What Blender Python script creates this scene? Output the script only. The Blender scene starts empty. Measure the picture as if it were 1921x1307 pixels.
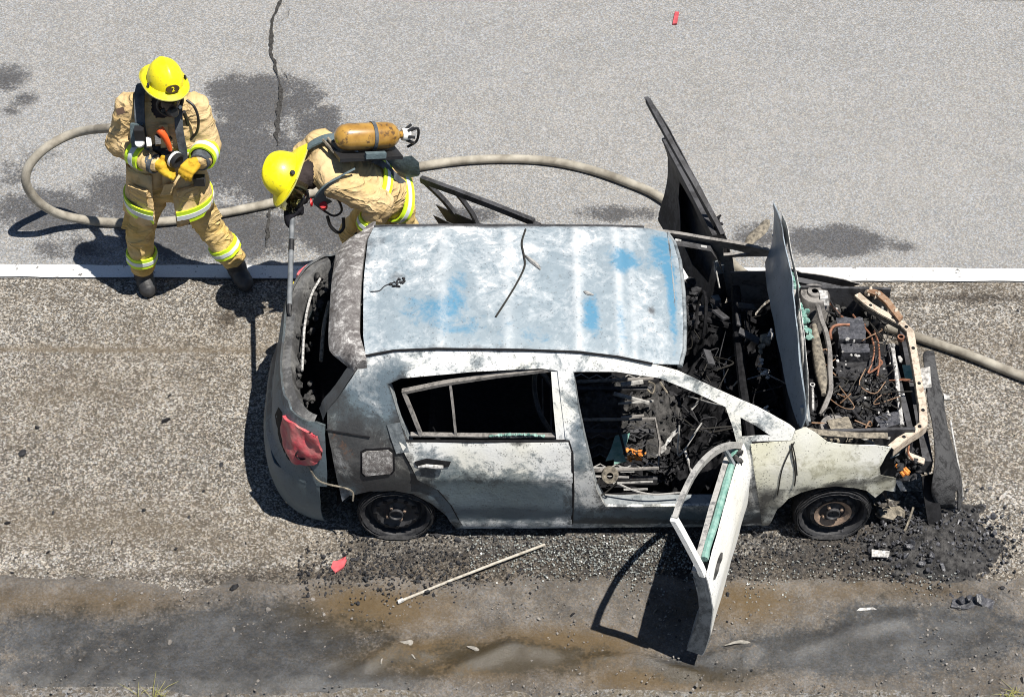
import bpy, bmesh, math, random
from mathutils import Vector, Matrix, noise
from mathutils.geometry import delaunay_2d_cdt
random.seed(7)
R = math.radians
S = bpy.context.scene
COL = S.collection

# ------------------------------------------------------------------ camera
CAM_POS = Vector((-0.60, -9.30, 10.12)); CAM_DIP = R(45.2); FOCAL = 4132.0 / 1921.0 * 36.0
cd = bpy.data.cameras.new('camera'); cam = bpy.data.objects.new('camera', cd); COL.objects.link(cam)
cam.location = CAM_POS; cam.rotation_euler = (R(90) - CAM_DIP, 0, 0)
cd.sensor_width = 36.0; cd.lens = FOCAL; cd.clip_end = 2000
S.camera = cam
# ------------------------------------------------------------------ light
SUN_V = Vector((0.335, -0.15, 1.0)).normalized()          # towards the sun
w = bpy.data.worlds.new('World'); S.world = w; w.use_nodes = True
nt = w.node_tree; bg = nt.nodes['Background']
sky = nt.nodes.new('ShaderNodeTexSky'); sky.sky_type = 'NISHITA'; sky.sun_disc = False; sky.dust_density = 0.15; sky.ozone_density = 2.0; sky.air_density = 0.9
sky.sun_elevation = math.asin(SUN_V.z); sky.sun_rotation = math.atan2(SUN_V.x, SUN_V.y)
nt.links.new(sky.outputs[0], bg.inputs[0]); bg.inputs[1].default_value = 0.05
ld = bpy.data.lights.new('sun', 'SUN'); ld.energy = 5.0; ld.angle = R(0.5); ld.color = (1.0, 0.955, 0.88)
sun = bpy.data.objects.new('sun', ld); COL.objects.link(sun); sun.location = (3, -3, 12)
sun.rotation_euler = SUN_V.to_track_quat('Z', 'Y').to_euler()
S.render.engine = 'CYCLES'; S.cycles.pixel_filter_type = 'BLACKMAN_HARRIS'; S.cycles.filter_width = 1.0
S.view_settings.view_transform = 'Standard'; S.view_settings.look = 'None'
S.view_settings.exposure = 0.62; S.view_settings.gamma = 1.0; S.view_settings.use_curve_mapping = False

# ------------------------------------------------------------------ survey helper: a point of the photograph at a known height or depth
_fw = Vector((0, math.cos(CAM_DIP), -math.sin(CAM_DIP))); _up = Vector((0, math.sin(CAM_DIP), math.cos(CAM_DIP)))
def ray(x, y): return _fw + Vector((1, 0, 0)) * ((x - 960.5) / 4132.0) + _up * ((653.5 - y) / 4132.0)
def atZ(x, y, z=0.0):
    d = ray(x, y); return CAM_POS + d * ((z - CAM_POS.z) / d.z)
def atY(x, y, Y):
    d = ray(x, y); return CAM_POS + d * ((Y - CAM_POS.y) / d.y)
def atX(x, y, X):
    d = ray(x, y); return CAM_POS + d * ((X - CAM_POS.x) / d.x)

# ------------------------------------------------------------------ mesh helpers
def lerp_tab(t, x):
    if x <= t[0][0]: return t[0][1]
    for (a, b), (c, d) in zip(t, t[1:]):
        if x <= c: return b + (d - b) * (x - a) / (c - a)
    return t[-1][1]
def smooth01(a, b, x):
    t = max(0.0, min(1.0, (x - a) / (b - a))); return t * t * (3 - 2 * t)
def fbm(p, n=4, lac=2.1, g=.5):
    s = 0; a = 1; q = Vector(p)
    for i in range(n):
        s += a * noise.noise(q); q = q * lac; a *= g
    return s
def link(name, me, mat=None, parent=None, loc=None):
    o = bpy.data.objects.new(name, me); COL.objects.link(o)
    if mat is not None:
        for m in (mat if isinstance(mat, (list, tuple)) else [mat]): me.materials.append(m)
    if parent is not None: o.parent = parent
    if loc is not None: o.location = loc
    return o
def mesh_obj(name, V, F, mat=None, parent=None, sharp=40, attr=None):
    me = bpy.data.meshes.new(name); me.from_pydata([tuple(v) for v in V], [], F); me.update()
    for p in me.polygons: p.use_smooth = True
    if sharp is not None: me.set_sharp_from_angle(angle=R(sharp))
    if attr is not None:
        a = me.attributes.new('wear', 'FLOAT_COLOR', 'POINT')
        for i, v in enumerate(me.vertices): a.data[i].color = (*attr(v.co), 1.0)
    return link(name, me, mat, parent)
def empty(name, loc=(0, 0, 0), rz=0, parent=None):
    o = bpy.data.objects.new(name, None); COL.objects.link(o); o.location = loc; o.rotation_euler.z = rz
    o.empty_display_size = .1
    if parent is not None: o.parent = parent
    return o
def tag(o, label=None, cat=None, group=None, kind=None):
    if label: o['label'] = label
    if cat: o['category'] = cat
    if group: o['group'] = group
    if kind: o['kind'] = kind
    return o
class MB:
    """collects simple shapes and links them as one mesh"""
    def __init__(s): s.V = []; s.F = []
    def add(s, V, F):
        n = len(s.V); s.V += [Vector(v) for v in V]; s.F += [tuple(i + n for i in f) for f in F]; return s
    def box(s, c, d, rot=None, jit=0.0):
        c = Vector(c); V = []
        for z in (-.5, .5):
            for y in (-.5, .5):
                for x in (-.5, .5):
                    v = Vector((x * d[0], y * d[1], z * d[2]))
                    if jit: v += Vector([random.uniform(-jit, jit) for _ in range(3)])
                    if rot is not None: v = rot @ v
                    V.append(c + v)
        return s.add(V, [(0, 2, 3, 1), (4, 5, 7, 6), (0, 1, 5, 4), (2, 6, 7, 3), (0, 4, 6, 2), (1, 3, 7, 5)])
    def tube(s, pts, r, n=8, cap=True, flat=1.0, up=None):
        pts = [Vector(p) for p in pts]; m = len(pts)
        rr = r if isinstance(r, (list, tuple)) else [r] * m
        V = []; F = []; prev = None
        for i, p in enumerate(pts):
            t = (pts[min(i + 1, m - 1)] - pts[max(i - 1, 0)])
            if t.length < 1e-9: t = Vector((0, 0, 1))
            t.normalize()
            if up is not None: a = Vector(up)
            elif prev is None: a = Vector((0, 0, 1)) if abs(t.z) < .9 else Vector((1, 0, 0))
            else: a = prev
            b = t.cross(a)
            if b.length < 1e-6: b = t.cross(Vector((1, .3, .2)))
            b.normalize(); a = b.cross(t).normalized(); prev = a
            for k in range(n):
                an = 2 * math.pi * k / n
                V.append(p + (b * math.cos(an) + a * (math.sin(an) * flat)) * rr[i])
        for i in range(m - 1):
            for k in range(n):
                F.append((i * n + k, i * n + (k + 1) % n, (i + 1) * n + (k + 1) % n, (i + 1) * n + k))
        if cap: F.append(tuple(range(n - 1, -1, -1))); F.append(tuple((m - 1) * n + k for k in range(n)))
        return s.add(V, F)
    def strip(s, pts, wv, th=.002):
        """flat ribbon along pts, width vector wv (one or per point), thickness along its normal"""
        pts = [Vector(p) for p in pts]; m = len(pts); V = []; F = []
        for i, p in enumerate(pts):
            wd = Vector(wv[i]) if isinstance(wv, list) else Vector(wv)
            t = (pts[min(i + 1, m - 1)] - pts[max(i - 1, 0)]).normalized(); nrm = t.cross(wd).normalized() * th / 2
            V += [p - wd / 2 - nrm, p + wd / 2 - nrm, p + wd / 2 + nrm, p - wd / 2 + nrm]
        for i in range(m - 1):
            for k in range(4): F.append((i * 4 + k, i * 4 + (k + 1) % 4, i * 4 + 4 + (k + 1) % 4, i * 4 + 4 + k))
        F.append((3, 2, 1, 0)); b = (m - 1) * 4; F.append((b, b + 1, b + 2, b + 3))
        return s.add(V, F)
    def lathe(s, prof, n=40, M=None, arc=1.0):
        """profile of (radius, height) turned about local Z"""
        V = []; F = []; m = len(prof)
        for k in range(n):
            a = 2 * math.pi * k / n
            for (r, h) in prof:
                v = Vector((r * math.cos(a), r * math.sin(a), h)); V.append(M @ v if M is not None else v)
        for k in range(n):
            k2 = (k + 1) % n
            for i in range(m - 1): F.append((k * m + i, k2 * m + i, k2 * m + i + 1, k * m + i + 1))
        return s.add(V, F)
    def chunk(s, c, r, seed=None, squash=1.0):
        bm = bmesh.new(); bmesh.ops.create_icosphere(bm, subdivisions=1, radius=1)
        o = Vector([random.uniform(-50, 50) for _ in range(3)]); rot = Matrix.Rotation(random.uniform(0, 6.28), 3, Vector((random.random(), random.random(), random.random() + .01)))
        sc = Vector((random.uniform(.6, 1.4), random.uniform(.6, 1.4), random.uniform(.5, 1.0) * squash)) * r
        V = [Vector(c) + rot @ Vector((v.co.x * sc.x, v.co.y * sc.y, v.co.z * sc.z)) * (1 + .35 * noise.noise(v.co * 1.5 + o)) for v in bm.verts]
        bm.verts.index_update(); F = [tuple(v.index for v in f.verts) for f in bm.faces]; bm.free()
        return s.add(V, F)
    def flake(s, c, r):
        d = (r * random.uniform(.5, 2.2), r * random.uniform(.3, 1.2), r * random.uniform(.1, .5))
        rot = Matrix.Rotation(random.uniform(0, 6.28), 3, 'Z') @ Matrix.Rotation(random.gauss(0, .5), 3, 'X') @ Matrix.Rotation(random.gauss(0, .5), 3, 'Y')
        return s.box(c, d, rot, r * .22)
    def build(s, name, mat, parent=None, sharp=40, attr=None, kind=None):
        o = mesh_obj(name, s.V, s.F, mat, parent, sharp, attr)
        if kind: o['kind'] = kind
        return o
def spline(pts, n=8):
    """Catmull-Rom through points"""
    P = [Vector(p) for p in pts]; P = [P[0] * 2 - P[1]] + P + [P[-1] * 2 - P[-2]]; out = []
    for i in range(1, len(P) - 2):
        a, b, c, d = P[i - 1:i + 3]
        for k in range(n):
            t = k / n
            out.append(.5 * ((2 * b) + (c - a) * t + (2 * a - 5 * b + 4 * c - d) * t * t + (3 * b - a - 3 * c + d) * t ** 3))
    out.append(P[-2]); return out
def inside(p, poly):
    x, y = p; c = False; j = len(poly) - 1
    for i in range(len(poly)):
        xi, yi = poly[i]; xj, yj = poly[j]
        if (yi > y) != (yj > y) and x < (xj - xi) * (y - yi) / (yj - yi) + xi: c = not c
        j = i
    return c
def dense(poly, step):
    out = []
    for a, b in zip(poly, poly[1:] + poly[:1]):
        a = Vector(a); b = Vector(b); n = max(1, int((b - a).length / step))
        for k in range(n): out.append(tuple(a.lerp(b, k / n)))
    return out
def panel(name, outline, holes, fn, th, res, mat, parent=None, attr=None, sharp=38, warp=None):
    """sheet-metal panel: 2-D outline with holes, meshed on a grid and laid on the surface fn(u,v)->point; th = thickness towards the inside"""
    loops = [dense([tuple(p)[:2] for p in l], res) for l in [outline] + list(holes)]
    P2 = []; E = []
    for l in loops:
        b = len(P2); n = len(l); P2 += [Vector(p) for p in l]; E += [(b + i, b + (i + 1) % n) for i in range(n)]
    us = [p[0] for p in loops[0]]; vs = [p[1] for p in loops[0]]
    nu = int((max(us) - min(us)) / res) + 1; nv = int((max(vs) - min(vs)) / res) + 1
    edge = [tuple(p) for l in loops for p in l]
    cell = {}
    for p in edge: cell.setdefault((int(p[0] // res), int(p[1] // res)), []).append(p)
    for i in range(nu + 1):
        for j in range(nv + 1):
            p = (min(us) + i * res + (.5 * res if j % 2 else 0), min(vs) + j * res)
            if not inside(p, loops[0]) or any(inside(p, h) for h in loops[1:]): continue
            ci, cj = int(p[0] // res), int(p[1] // res); ok = True
            for a in (-1, 0, 1):
                for b in (-1, 0, 1):
                    for q in cell.get((ci + a, cj + b), ()):
                        if (q[0] - p[0]) ** 2 + (q[1] - p[1]) ** 2 < (.45 * res) ** 2: ok = False
            if ok: P2.append(Vector(p))
    vo, eo, fo, _, _, _ = delaunay_2d_cdt(P2, E, [], 0, 1e-5)
    tris = []
    for f in fo:
        c = sum((vo[i] for i in f), Vector((0, 0))) / len(f)
        if inside(c, loops[0]) and not any(inside(c, h) for h in loops[1:]): tris.append(tuple(f))
    pts = [Vector(fn(v.x, v.y)) for v in vo]
    if warp: pts = [warp(p) for p in pts]
    # normals
    N = [Vector() for _ in pts]
    for f in tris:
        n = (pts[f[1]] - pts[f[0]]).cross(pts[f[2]] - pts[f[0]])
        for i in f: N[i] += n
    N = [n.normalized() if n.length > 1e-12 else Vector((0, 0, 1)) for n in N]
    k = len(pts); V = pts + [p - n * th for p, n in zip(pts, N)]
    F = list(tris) + [tuple(i + k for i in reversed(f)) for f in tris]
    cnt = {}
    for f in tris:
        for a, b in zip(f, f[1:] + f[:1]): cnt[(a, b)] = 1
    for (a, b) in cnt:
        if (b, a) not in cnt: F.append((b, a, a + k, b + k))
    used = set(i for f in F for i in f); mp = {}; V2 = []
    for i in range(len(V)):
        if i in used: mp[i] = len(V2); V2.append(V[i])
    F = [tuple(mp[i] for i in f) for f in F]
    return mesh_obj(name, V2, F, mat, parent, sharp, attr)
def copy_tree(o, parent=None):
    c = o.copy(); COL.objects.link(c); c.parent = parent
    for ch in list(o.children): copy_tree(ch, c)
    return c

# ------------------------------------------------------------------ material helpers
class NT:
    def __init__(s, name):
        s.m = bpy.data.materials.new(name); s.m.use_nodes = True; s.t = s.m.node_tree; s.b = s.t.nodes['Principled BSDF']
        s.co = s.t.nodes.new('ShaderNodeTexCoord')
    def n(s, typ, **kw):
        o = s.t.nodes.new(typ)
        for k, v in kw.items():
            if k.startswith('i_'): o.inputs[int(k[2:])].default_value = v
            else: setattr(o, k, v)
        return o
    def l(s, a, b): s.t.links.new(a, b)
    def noise(s, scale, detail=4, rough=.55, dist=0, vec=None, w=None):
        o = s.n('ShaderNodeTexNoise'); o.inputs['Scale'].default_value = scale; o.inputs['Detail'].default_value = detail
        o.inputs['Roughness'].default_value = rough; o.inputs['Distortion'].default_value = dist
        s.l(vec if vec is not None else s.co.outputs['Object'], o.inputs['Vector']); return o.outputs['Fac']
    def voro(s, scale, out='Color', feature='F1', vec=None, rnd=1.0):
        o = s.n('ShaderNodeTexVoronoi', feature=feature); o.inputs['Scale'].default_value = scale; o.inputs['Randomness'].default_value = rnd
        s.l(vec if vec is not None else s.co.outputs['Object'], o.inputs['Vector']); return o.outputs[out]
    def ramp(s, fac, stops, interp='LINEAR'):
        o = s.n('ShaderNodeValToRGB'); o.color_ramp.interpolation = interp; e = o.color_ramp.elements
        while len(e) < len(stops): e.new(.5)
        for i, (p, c) in enumerate(stops):
            e[i].position = p; e[i].color = (c, c, c, 1) if isinstance(c, (int, float)) else (*c, 1)
        s.l(fac, o.inputs[0]); return o.outputs[0]
    def math(s, op, a, b=None, c=None, clamp=False):
        o = s.n('ShaderNodeMath', operation=op, use_clamp=clamp)
        for i, x in enumerate((a, b, c)):
            if x is None: continue
            if isinstance(x, (int, float)): o.inputs[i].default_value = x
            else: s.l(x, o.inputs[i])
        return o.outputs[0]
    def mix(s, fac, a, b, mode='MIX'):
        o = s.n('ShaderNodeMix', data_type='RGBA', blend_type=mode)
        for i, x in ((0, fac), (6, a), (7, b)):
            if isinstance(x, (int, float)): o.inputs[i].default_value = x if i == 0 else (x, x, x, 1)
            elif isinstance(x, tuple): o.inputs[i].default_value = (*x, 1)
            else: s.l(x, o.inputs[i])
        return o.outputs[2]
    def attr(s, name='wear'):
        a = s.n('ShaderNodeAttribute', attribute_name=name); sp = s.n('ShaderNodeSeparateColor'); s.l(a.outputs['Color'], sp.inputs[0])
        return sp.outputs[0], sp.outputs[1], sp.outputs[2]
    def bump(s, h, dist=.01, strength=1.0, nrm=None):
        o = s.n('ShaderNodeBump'); o.inputs['Distance'].default_value = dist; o.inputs['Strength'].default_value = strength
        s.l(h, o.inputs['Height'])
        if nrm is not None: s.l(nrm, o.inputs['Normal'])
        return o.outputs[0]
    def done(s, col, rough=.7, metal=0.0, nrm=None, spec=None, trans=None, alpha=None, ior=None):
        for key, x in (('Base Color', col), ('Roughness', rough), ('Metallic', metal), ('Specular IOR Level', spec), ('Transmission Weight', trans), ('Alpha', alpha), ('IOR', ior)):
            if x is None: continue
            if isinstance(x, (int, float)): s.b.inputs[key].default_value = x
            elif isinstance(x, tuple): s.b.inputs[key].default_value = (*x, 1)
            else: s.l(x, s.b.inputs[key])
        if nrm is not None: s.l(nrm, s.b.inputs['Normal'])
        return s.m
# ================================================================== materials
def m_ground(name, lo, mid, hi, chip, contrast, wetcol, tan, bump=.004, big=.25, chipc=None, gloss=.34):
    g = NT(name); wr, sr, tr = g.attr()
    v1 = g.voro(chip); v2 = g.voro(chip * 2.3); hs = g.n('ShaderNodeSeparateColor'); g.l(v1, hs.inputs[0]); h2 = g.n('ShaderNodeSeparateColor'); g.l(v2, h2.inputs[0])
    n1 = g.noise(2.2, 5, .6); n2 = g.noise(11, 4, .6); n3 = g.noise(240, 2, .6)
    f = g.math('ADD', g.math('MULTIPLY', hs.outputs[0], contrast), g.math('MULTIPLY', h2.outputs[1], contrast * .6))
    f = g.math('ADD', f, g.math('MULTIPLY', n3, .5 * contrast)); f = g.math('ADD', f, .5 - contrast * 1.05)
    f = g.math('ADD', f, g.math('MULTIPLY', g.math('SUBTRACT', n1, .5), big)); f = g.math('ADD', f, g.math('MULTIPLY', g.math('SUBTRACT', n2, .5), big * .6), clamp=True)
    c = g.ramp(f, [(0, lo), (.45, mid), (1, hi)])
    # faint colour differences between chips
    tint = g.ramp(hs.outputs[2], [(0, (1.06, .98, .88)), (.5, (1, 1, 1)), (1, (.92, .98, 1.08))]); c = g.mix(1.0 if chipc is None else chipc, c, tint, 'MULTIPLY')
    rag = g.math('ADD', g.math('MULTIPLY', g.math('SUBTRACT', g.noise(7, 6, .7), .5), 1.1), g.math('MULTIPLY', g.math('SUBTRACT', g.noise(52, 4, .7), .5), 1.0))
    tn = g.ramp(g.math('ADD', tr, g.math('MULTIPLY', rag, .6)), [(.25, 0), (.75, 1)]); c = g.mix(g.math('MULTIPLY', tn, .75), c, tan)
    wt = g.ramp(g.math('ADD', wr, g.math('MULTIPLY', rag, .75)), [(.42, 0), (.62, 1)]); c = g.mix(g.math('MULTIPLY', wt, .92), c, g.mix(.92, c, wetcol, 'MULTIPLY'))
    st = g.ramp(g.math('ADD', sr, rag), [(.35, 0), (.8, 1)]); c = g.mix(g.math('MULTIPLY', st, .9), c, g.mix(.35, (.014, .014, .016), c, 'MIX'))
    hh = g.math('ADD', g.math('MULTIPLY', hs.outputs[0], .6), g.math('MULTIPLY', n3, .5))
    nb = g.bump(hh, bump, .9)
    nb = g.bump(n2, .01, .4, nb)
    rough = g.math('SUBTRACT', .88, g.math('MULTIPLY', wt, gloss))
    return g.done(c, rough, 0, nb, spec=.35)
M = {}
M['road'] = m_ground('road_asphalt', .08, (.196, .194, .189), .46, 112, .40, (.20, .20, .215), (.30, .285, .26), .003, .16)
M['shoulder'] = m_ground('shoulder_chip_seal', (.018, .016, .013), (.108, .096, .081), (.52, .49, .44), 92, .58, (.32, .29, .26), (.112, .088, .060), .005, .42)
M['mud'] = m_ground('verge_mud', (.020, .018, .016), (.098, .087, .075), (.24, .22, .20), 95, .22, (.36, .42, .50), (.090, .056, .018), .005, .9, None, .5)  # blue in the wet tint puts the sky's reflection into the colour
M['gravel'] = m_ground('verge_gravel', .02, (.105, .094, .08), .32, 70, .42, (.45, .42, .40), (.17, .14, .09), .008, .3)
def m_line():
    g = NT('road_paint'); n = g.noise(30, 6, .7); n2 = g.noise(9, 4, .7)
    wear = g.ramp(g.math('ADD', g.math('MULTIPLY', n, .6), g.math('MULTIPLY', n2, .5)), [(.41, 1), (.465, 0)])
    c = g.mix(wear, g.mix(g.noise(120), (.50, .50, .49), (.80, .80, .79)), (.09, .085, .08))
    return g.done(c, .75, 0, g.bump(n, .003, .6))
M['line'] = m_line()
def m_plain(name, col, rough=.6, metal=0, var=.25, sc=25, bump=.0, col2=None, bsc=60, spec=None, coat=0):
    g = NT(name); n = g.noise(sc, 5, .6)
    c2 = col2 if col2 else tuple(x * (1 - var) for x in col)
    c = g.mix(g.ramp(n, [(.35, 0), (.65, 1)]), col, c2)
    nb = g.bump(g.noise(bsc, 4, .6), bump, 1.0) if bump else None
    m = g.done(c, rough, metal, nb, spec if spec is not None else (.12 if max(col) < .1 and rough > .6 else None))
    if coat: g.b.inputs['Coat Weight'].default_value = coat; g.b.inputs['Coat Roughness'].default_value = .12
    return m
def m_burnt(name, white, steel, soot=0.0, blue=0.0, rust=0.0, sc=6.0, rough=.55, bumpd=.003, speck=.5, tint=None):
    """fire-scoured body metal: chalky white oxide over steel, soot where wear.R, bare steel where wear.G, rust where wear.B"""
    g = NT(name); r, gg, b = g.attr()
    n = g.noise(sc, 9, .74, .9); n2 = g.noise(sc * 3.7, 7, .75, .5); n3 = g.noise(sc * 14, 4, .6); n4 = g.noise(sc * .55, 3, .5)
    f = g.math('ADD', g.math('MULTIPLY', n, .75), g.math('MULTIPLY', n2, .35)); f = g.math('ADD', f, g.math('MULTIPLY', gg, .62)); f = g.math('ADD', f, blue)
    k = g.ramp(f, [(.535, 0), (.62, .75), (.74, 1)])
    c = g.mix(k, g.mix(n3, white, tuple(x * .86 for x in white)), g.mix(n2, steel, tuple(x * .55 for x in steel)))
    if tint is not None:
        c = g.mix(g.ramp(n4, [(.40, 0), (.62, .75)]), c, g.mix(1.0, c, tint, 'MULTIPLY'))
    if speck:
        bl = g.ramp(g.voro(sc * 15, 'Distance'), [(.15, 1), (.32, 0)]); c = g.mix(g.math('MULTIPLY', bl, g.math('MULTIPLY', g.ramp(g.math('ADD', n2, g.math('MULTIPLY', r, .35)), [(.50, 0), (.60, 1)]), .75)), c, (.045, .042, .04))
        sp = g.ramp(g.voro(sc * 4.2, 'Distance'), [(.10, 1), (.2, 0)]); c = g.mix(g.math('MULTIPLY', sp, g.math('MULTIPLY', g.ramp(n2, [(.5, 0), (.6, 1)]), speck)), c, (.12, .12, .12))
    sf = g.math('ADD', g.math('ADD', g.math('MULTIPLY', g.math('SUBTRACT', n, .5), 1.3), g.math('MULTIPLY', g.math('SUBTRACT', n2, .5), .8)), g.math('ADD', r, soot))
    sk = g.ramp(sf, [(.30, 0), (.46, .62), (.80, 1)]); c = g.mix(g.math('MULTIPLY', sk, .93), c, g.mix(n3, (.018, .018, .02), (.055, .053, .052)))
    rf = g.math('ADD', g.math('ADD', b, rust), g.math('MULTIPLY', g.math('SUBTRACT', n2, .5), 1.4)); rk = g.ramp(rf, [(.4, 0), (.75, 1)])
    c = g.mix(g.math('MULTIPLY', rk, .85), c, g.mix(n3, (.28, .12, .045), (.16, .065, .03)))
    nb = g.bump(g.math('ADD', n2, g.math('MULTIPLY', n3, .5)), bumpd, .8)
    return g.done(c, rough, 0, nb, spec=.4 if max(white) > .2 else .15)
M['roof'] = m_burnt('burnt_roof_metal', (.78, .80, .82), (.30, .43, .52), blue=.0, sc=3.6, speck=.7, rough=.5)
M['doorwhite'] = m_burnt('bleached_door_metal', (.80, .80, .78), (.45, .47, .46), soot=-.22, blue=-.16, sc=4.5, speck=.25, tint=(1.0, .97, .88))
M['body'] = m_burnt('burnt_body_metal', (.76, .765, .755), (.14, .185, .22), soot=-.06, blue=-.045, sc=4.6, speck=.5, tint=(1.0, .97, .86))
M['fender'] = m_burnt('burnt_fender_metal', (.76, .75, .69), (.50, .48, .38), soot=-.12, blue=-.10, sc=4.0, speck=.2, tint=(.86, .84, .66))
M['spoiler'] = m_burnt('burnt_spoiler_metal', (.56, .54, .52), (.13, .115, .11), blue=.08, sc=13, soot=-.05, rust=.05, speck=.3, bumpd=.008)
M['charred'] = m_burnt('charred_metal', (.075, .075, .08), (.03, .03, .034), soot=.36, sc=6, rough=.6, speck=0)
M['jamb'] = m_burnt('sooty_jamb_metal', (.26, .28, .29), (.10, .12, .135), soot=.14, sc=5, speck=.2)
M['ashmetal'] = m_burnt('ash_covered_metal', (.38, .37, .35), (.15, .15, .15), soot=.18, rust=.03, sc=9, speck=.2, bumpd=.006)
M['rust'] = m_burnt('heavy_rust', (.30, .20, .13), (.16, .08, .04), rust=.45, sc=12, speck=.2)
M['bonnet'] = m_burnt('heat_blued_bonnet', (.60, .64, .68), (.36, .42, .47), blue=.0, sc=3, speck=.1, rough=.42)
M['rustbar'] = m_burnt('rusting_support_metal', (.55, .47, .38), (.34, .27, .20), rust=.36, sc=12, speck=.3)
M['black'] = m_plain('soot_black', (.018, .018, .02), .75, var=.5, bump=.004)
M['char'] = m_plain('charred_residue', (.018, .018, .02), .75, col2=(.05, .05, .053), sc=30, bump=.01, bsc=45)
M['ash'] = m_plain('grey_ash', (.085, .082, .08), .9, col2=(.028, .028, .028), sc=22, bump=.012, bsc=50)
M['whiteash'] = m_plain('white_ash_crust', (.58, .57, .55), .85, col2=(.16, .155, .15), sc=48, bump=.006)
M['tanash'] = m_plain('tan_ash', (.28, .245, .19), .9, col2=(.07, .062, .05), sc=38, bump=.006)
M['copper'] = m_plain('bare_copper_wire', (.38, .17, .10), .5, .3, col2=(.16, .08, .05), sc=40)
M['orange'] = m_plain('orange_residue', (.75, .30, .05), .7, col2=(.45, .13, .03), sc=60, bump=.004)
M['tyre'] = m_plain('burnt_tyre_rubber', (.022, .022, .023), .75, col2=(.05, .05, .052), sc=40, bump=.004)
M['rim'] = m_burnt('burnt_wheel_steel', (.055, .055, .058), (.022, .022, .025), soot=.18, sc=8, rough=.45, speck=0, rust=.0)
M['rimash'] = m_plain('wheel_ash_ring', (.30, .21, .15), .85, col2=(.13, .10, .08), sc=30, bump=.003)
M['redplastic'] = m_plain('melted_red_plastic', (.50, .06, .08), .42, col2=(.42, .17, .16), sc=14, bump=.006, bsc=26)
M['yellow_plastic'] = m_plain('yellow_plastic', (.42, .34, .03), .5)
M['seafoam'] = m_plain('melted_green_glass', (.11, .25, .21), .35, col2=(.26, .40, .35), sc=25, bump=.004)
M['hosecloth'] = m_plain('hose_jacket', (.40, .37, .31), .85, col2=(.17, .15, .12), sc=7, bump=.002, bsc=220)
M['wire'] = m_plain('burnt_cable', (.035, .033, .03), .7)
M['scrapred'] = m_plain('pink_red_scrap_plastic', (.52, .10, .11), .5, col2=(.38, .06, .07))
M['stick'] = m_plain('weathered_rod', (.50, .46, .40), .8, col2=(.28, .25, .20), sc=40)
M['soot'] = m_plain('deep_soot', (.006, .006, .007), .8, col2=(.016, .016, .018), sc=30, bump=.006, bsc=45)
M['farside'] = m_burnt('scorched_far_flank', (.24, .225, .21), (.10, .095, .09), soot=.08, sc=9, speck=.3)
M['char_glint'] = m_plain('glossy_char', (.025, .026, .03), .35, col2=(.09, .09, .10), sc=35, bump=.008, bsc=40)

# ================================================================== ground
import numpy as np
ROADROT = R(-0.35)
def gridmesh(name, xs, ys, zf, mat, wear):
    X, Y = np.meshgrid(np.array(xs), np.array(ys)); nx, ny = len(xs), len(ys)
    Z = zf(X, Y); V = np.stack([X.ravel(), Y.ravel(), Z.ravel()], 1)
    idx = np.arange(nx * ny).reshape(ny, nx)
    F = np.stack([idx[:-1, :-1].ravel(), idx[:-1, 1:].ravel(), idx[1:, 1:].ravel(), idx[1:, :-1].ravel()], 1)
    me = bpy.data.meshes.new(name); me.from_pydata(V.tolist(), [], F.tolist()); me.update()
    me.polygons.foreach_set('use_smooth', [True] * len(me.polygons))
    a = me.attributes.new('wear', 'FLOAT_COLOR', 'POINT'); W = wear(X, Y)
    buf = np.ones((nx * ny, 4), np.float32)
    for i in range(3): buf[:, i] = np.clip(W[i].ravel(), 0, 1)
    a.data.foreach_set('color', buf.ravel())
    o = link(name, me, mat); o.rotation_euler.z = ROADROT; o['kind'] = 'structure'; return o
def axis(a, b, lo, hi, st):
    L = list(np.arange(lo, hi + st * .5, st)); out = [x for x in (-300, -120, -50, -20, -9) if x < lo - 2 and x >= a] + L + [x for x in (9, 20, 50, 120, 300) if x > hi + 2 and x <= b]
    if out[0] > a: out = [a] + out
    if out[-1] < b: out = out + [b]
    return out
def blobs(X, Y, L):
    o = np.zeros_like(X)
    for (px, py, rx, ry, s) in L:
        c = atZ(px, py); k = 1 / 300.0
        o = np.maximum(o, s * np.exp(-(((X - c.x) / (rx * k)) ** 2 + ((Y - c.y) / (ry * k * 1.42)) ** 2) ** 1.15))
    return o
def polyline_mask(X, Y, P, wd):
    o = np.zeros_like(X)
    for a, b in zip(P, P[1:]):
        ax, ay, bx, by = a[0], a[1], b[0], b[1]; L = (bx - ax) ** 2 + (by - ay) ** 2
        t = np.clip(((X - ax) * (bx - ax) + (Y - ay) * (by - ay)) / L, 0, 1)
        d = np.hypot(X - ax - t * (bx - ax), Y - ay - t * (by - ay)); o = np.maximum(o, np.exp(-(d / wd) ** 2))
    return o
def gnoise(X, Y, sc, seed=0, oct=3):
    o = np.zeros_like(X); rs = np.random.RandomState(seed)
    for k in range(oct * 5):
        f = sc * 2 ** (k // 5); th = rs.uniform(0, 6.28); ph = rs.uniform(0, 6.28)
        o += np.sin((X * math.cos(th) + Y * math.sin(th)) * f * 6.28 + ph + 1.5 * np.sin((X * math.sin(th) - Y * math.cos(th)) * f * 4 + ph)) * .5 ** (k // 5)
    return o / 5.0
LINE_LO, LINE_HI = 1.385, 1.51
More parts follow.
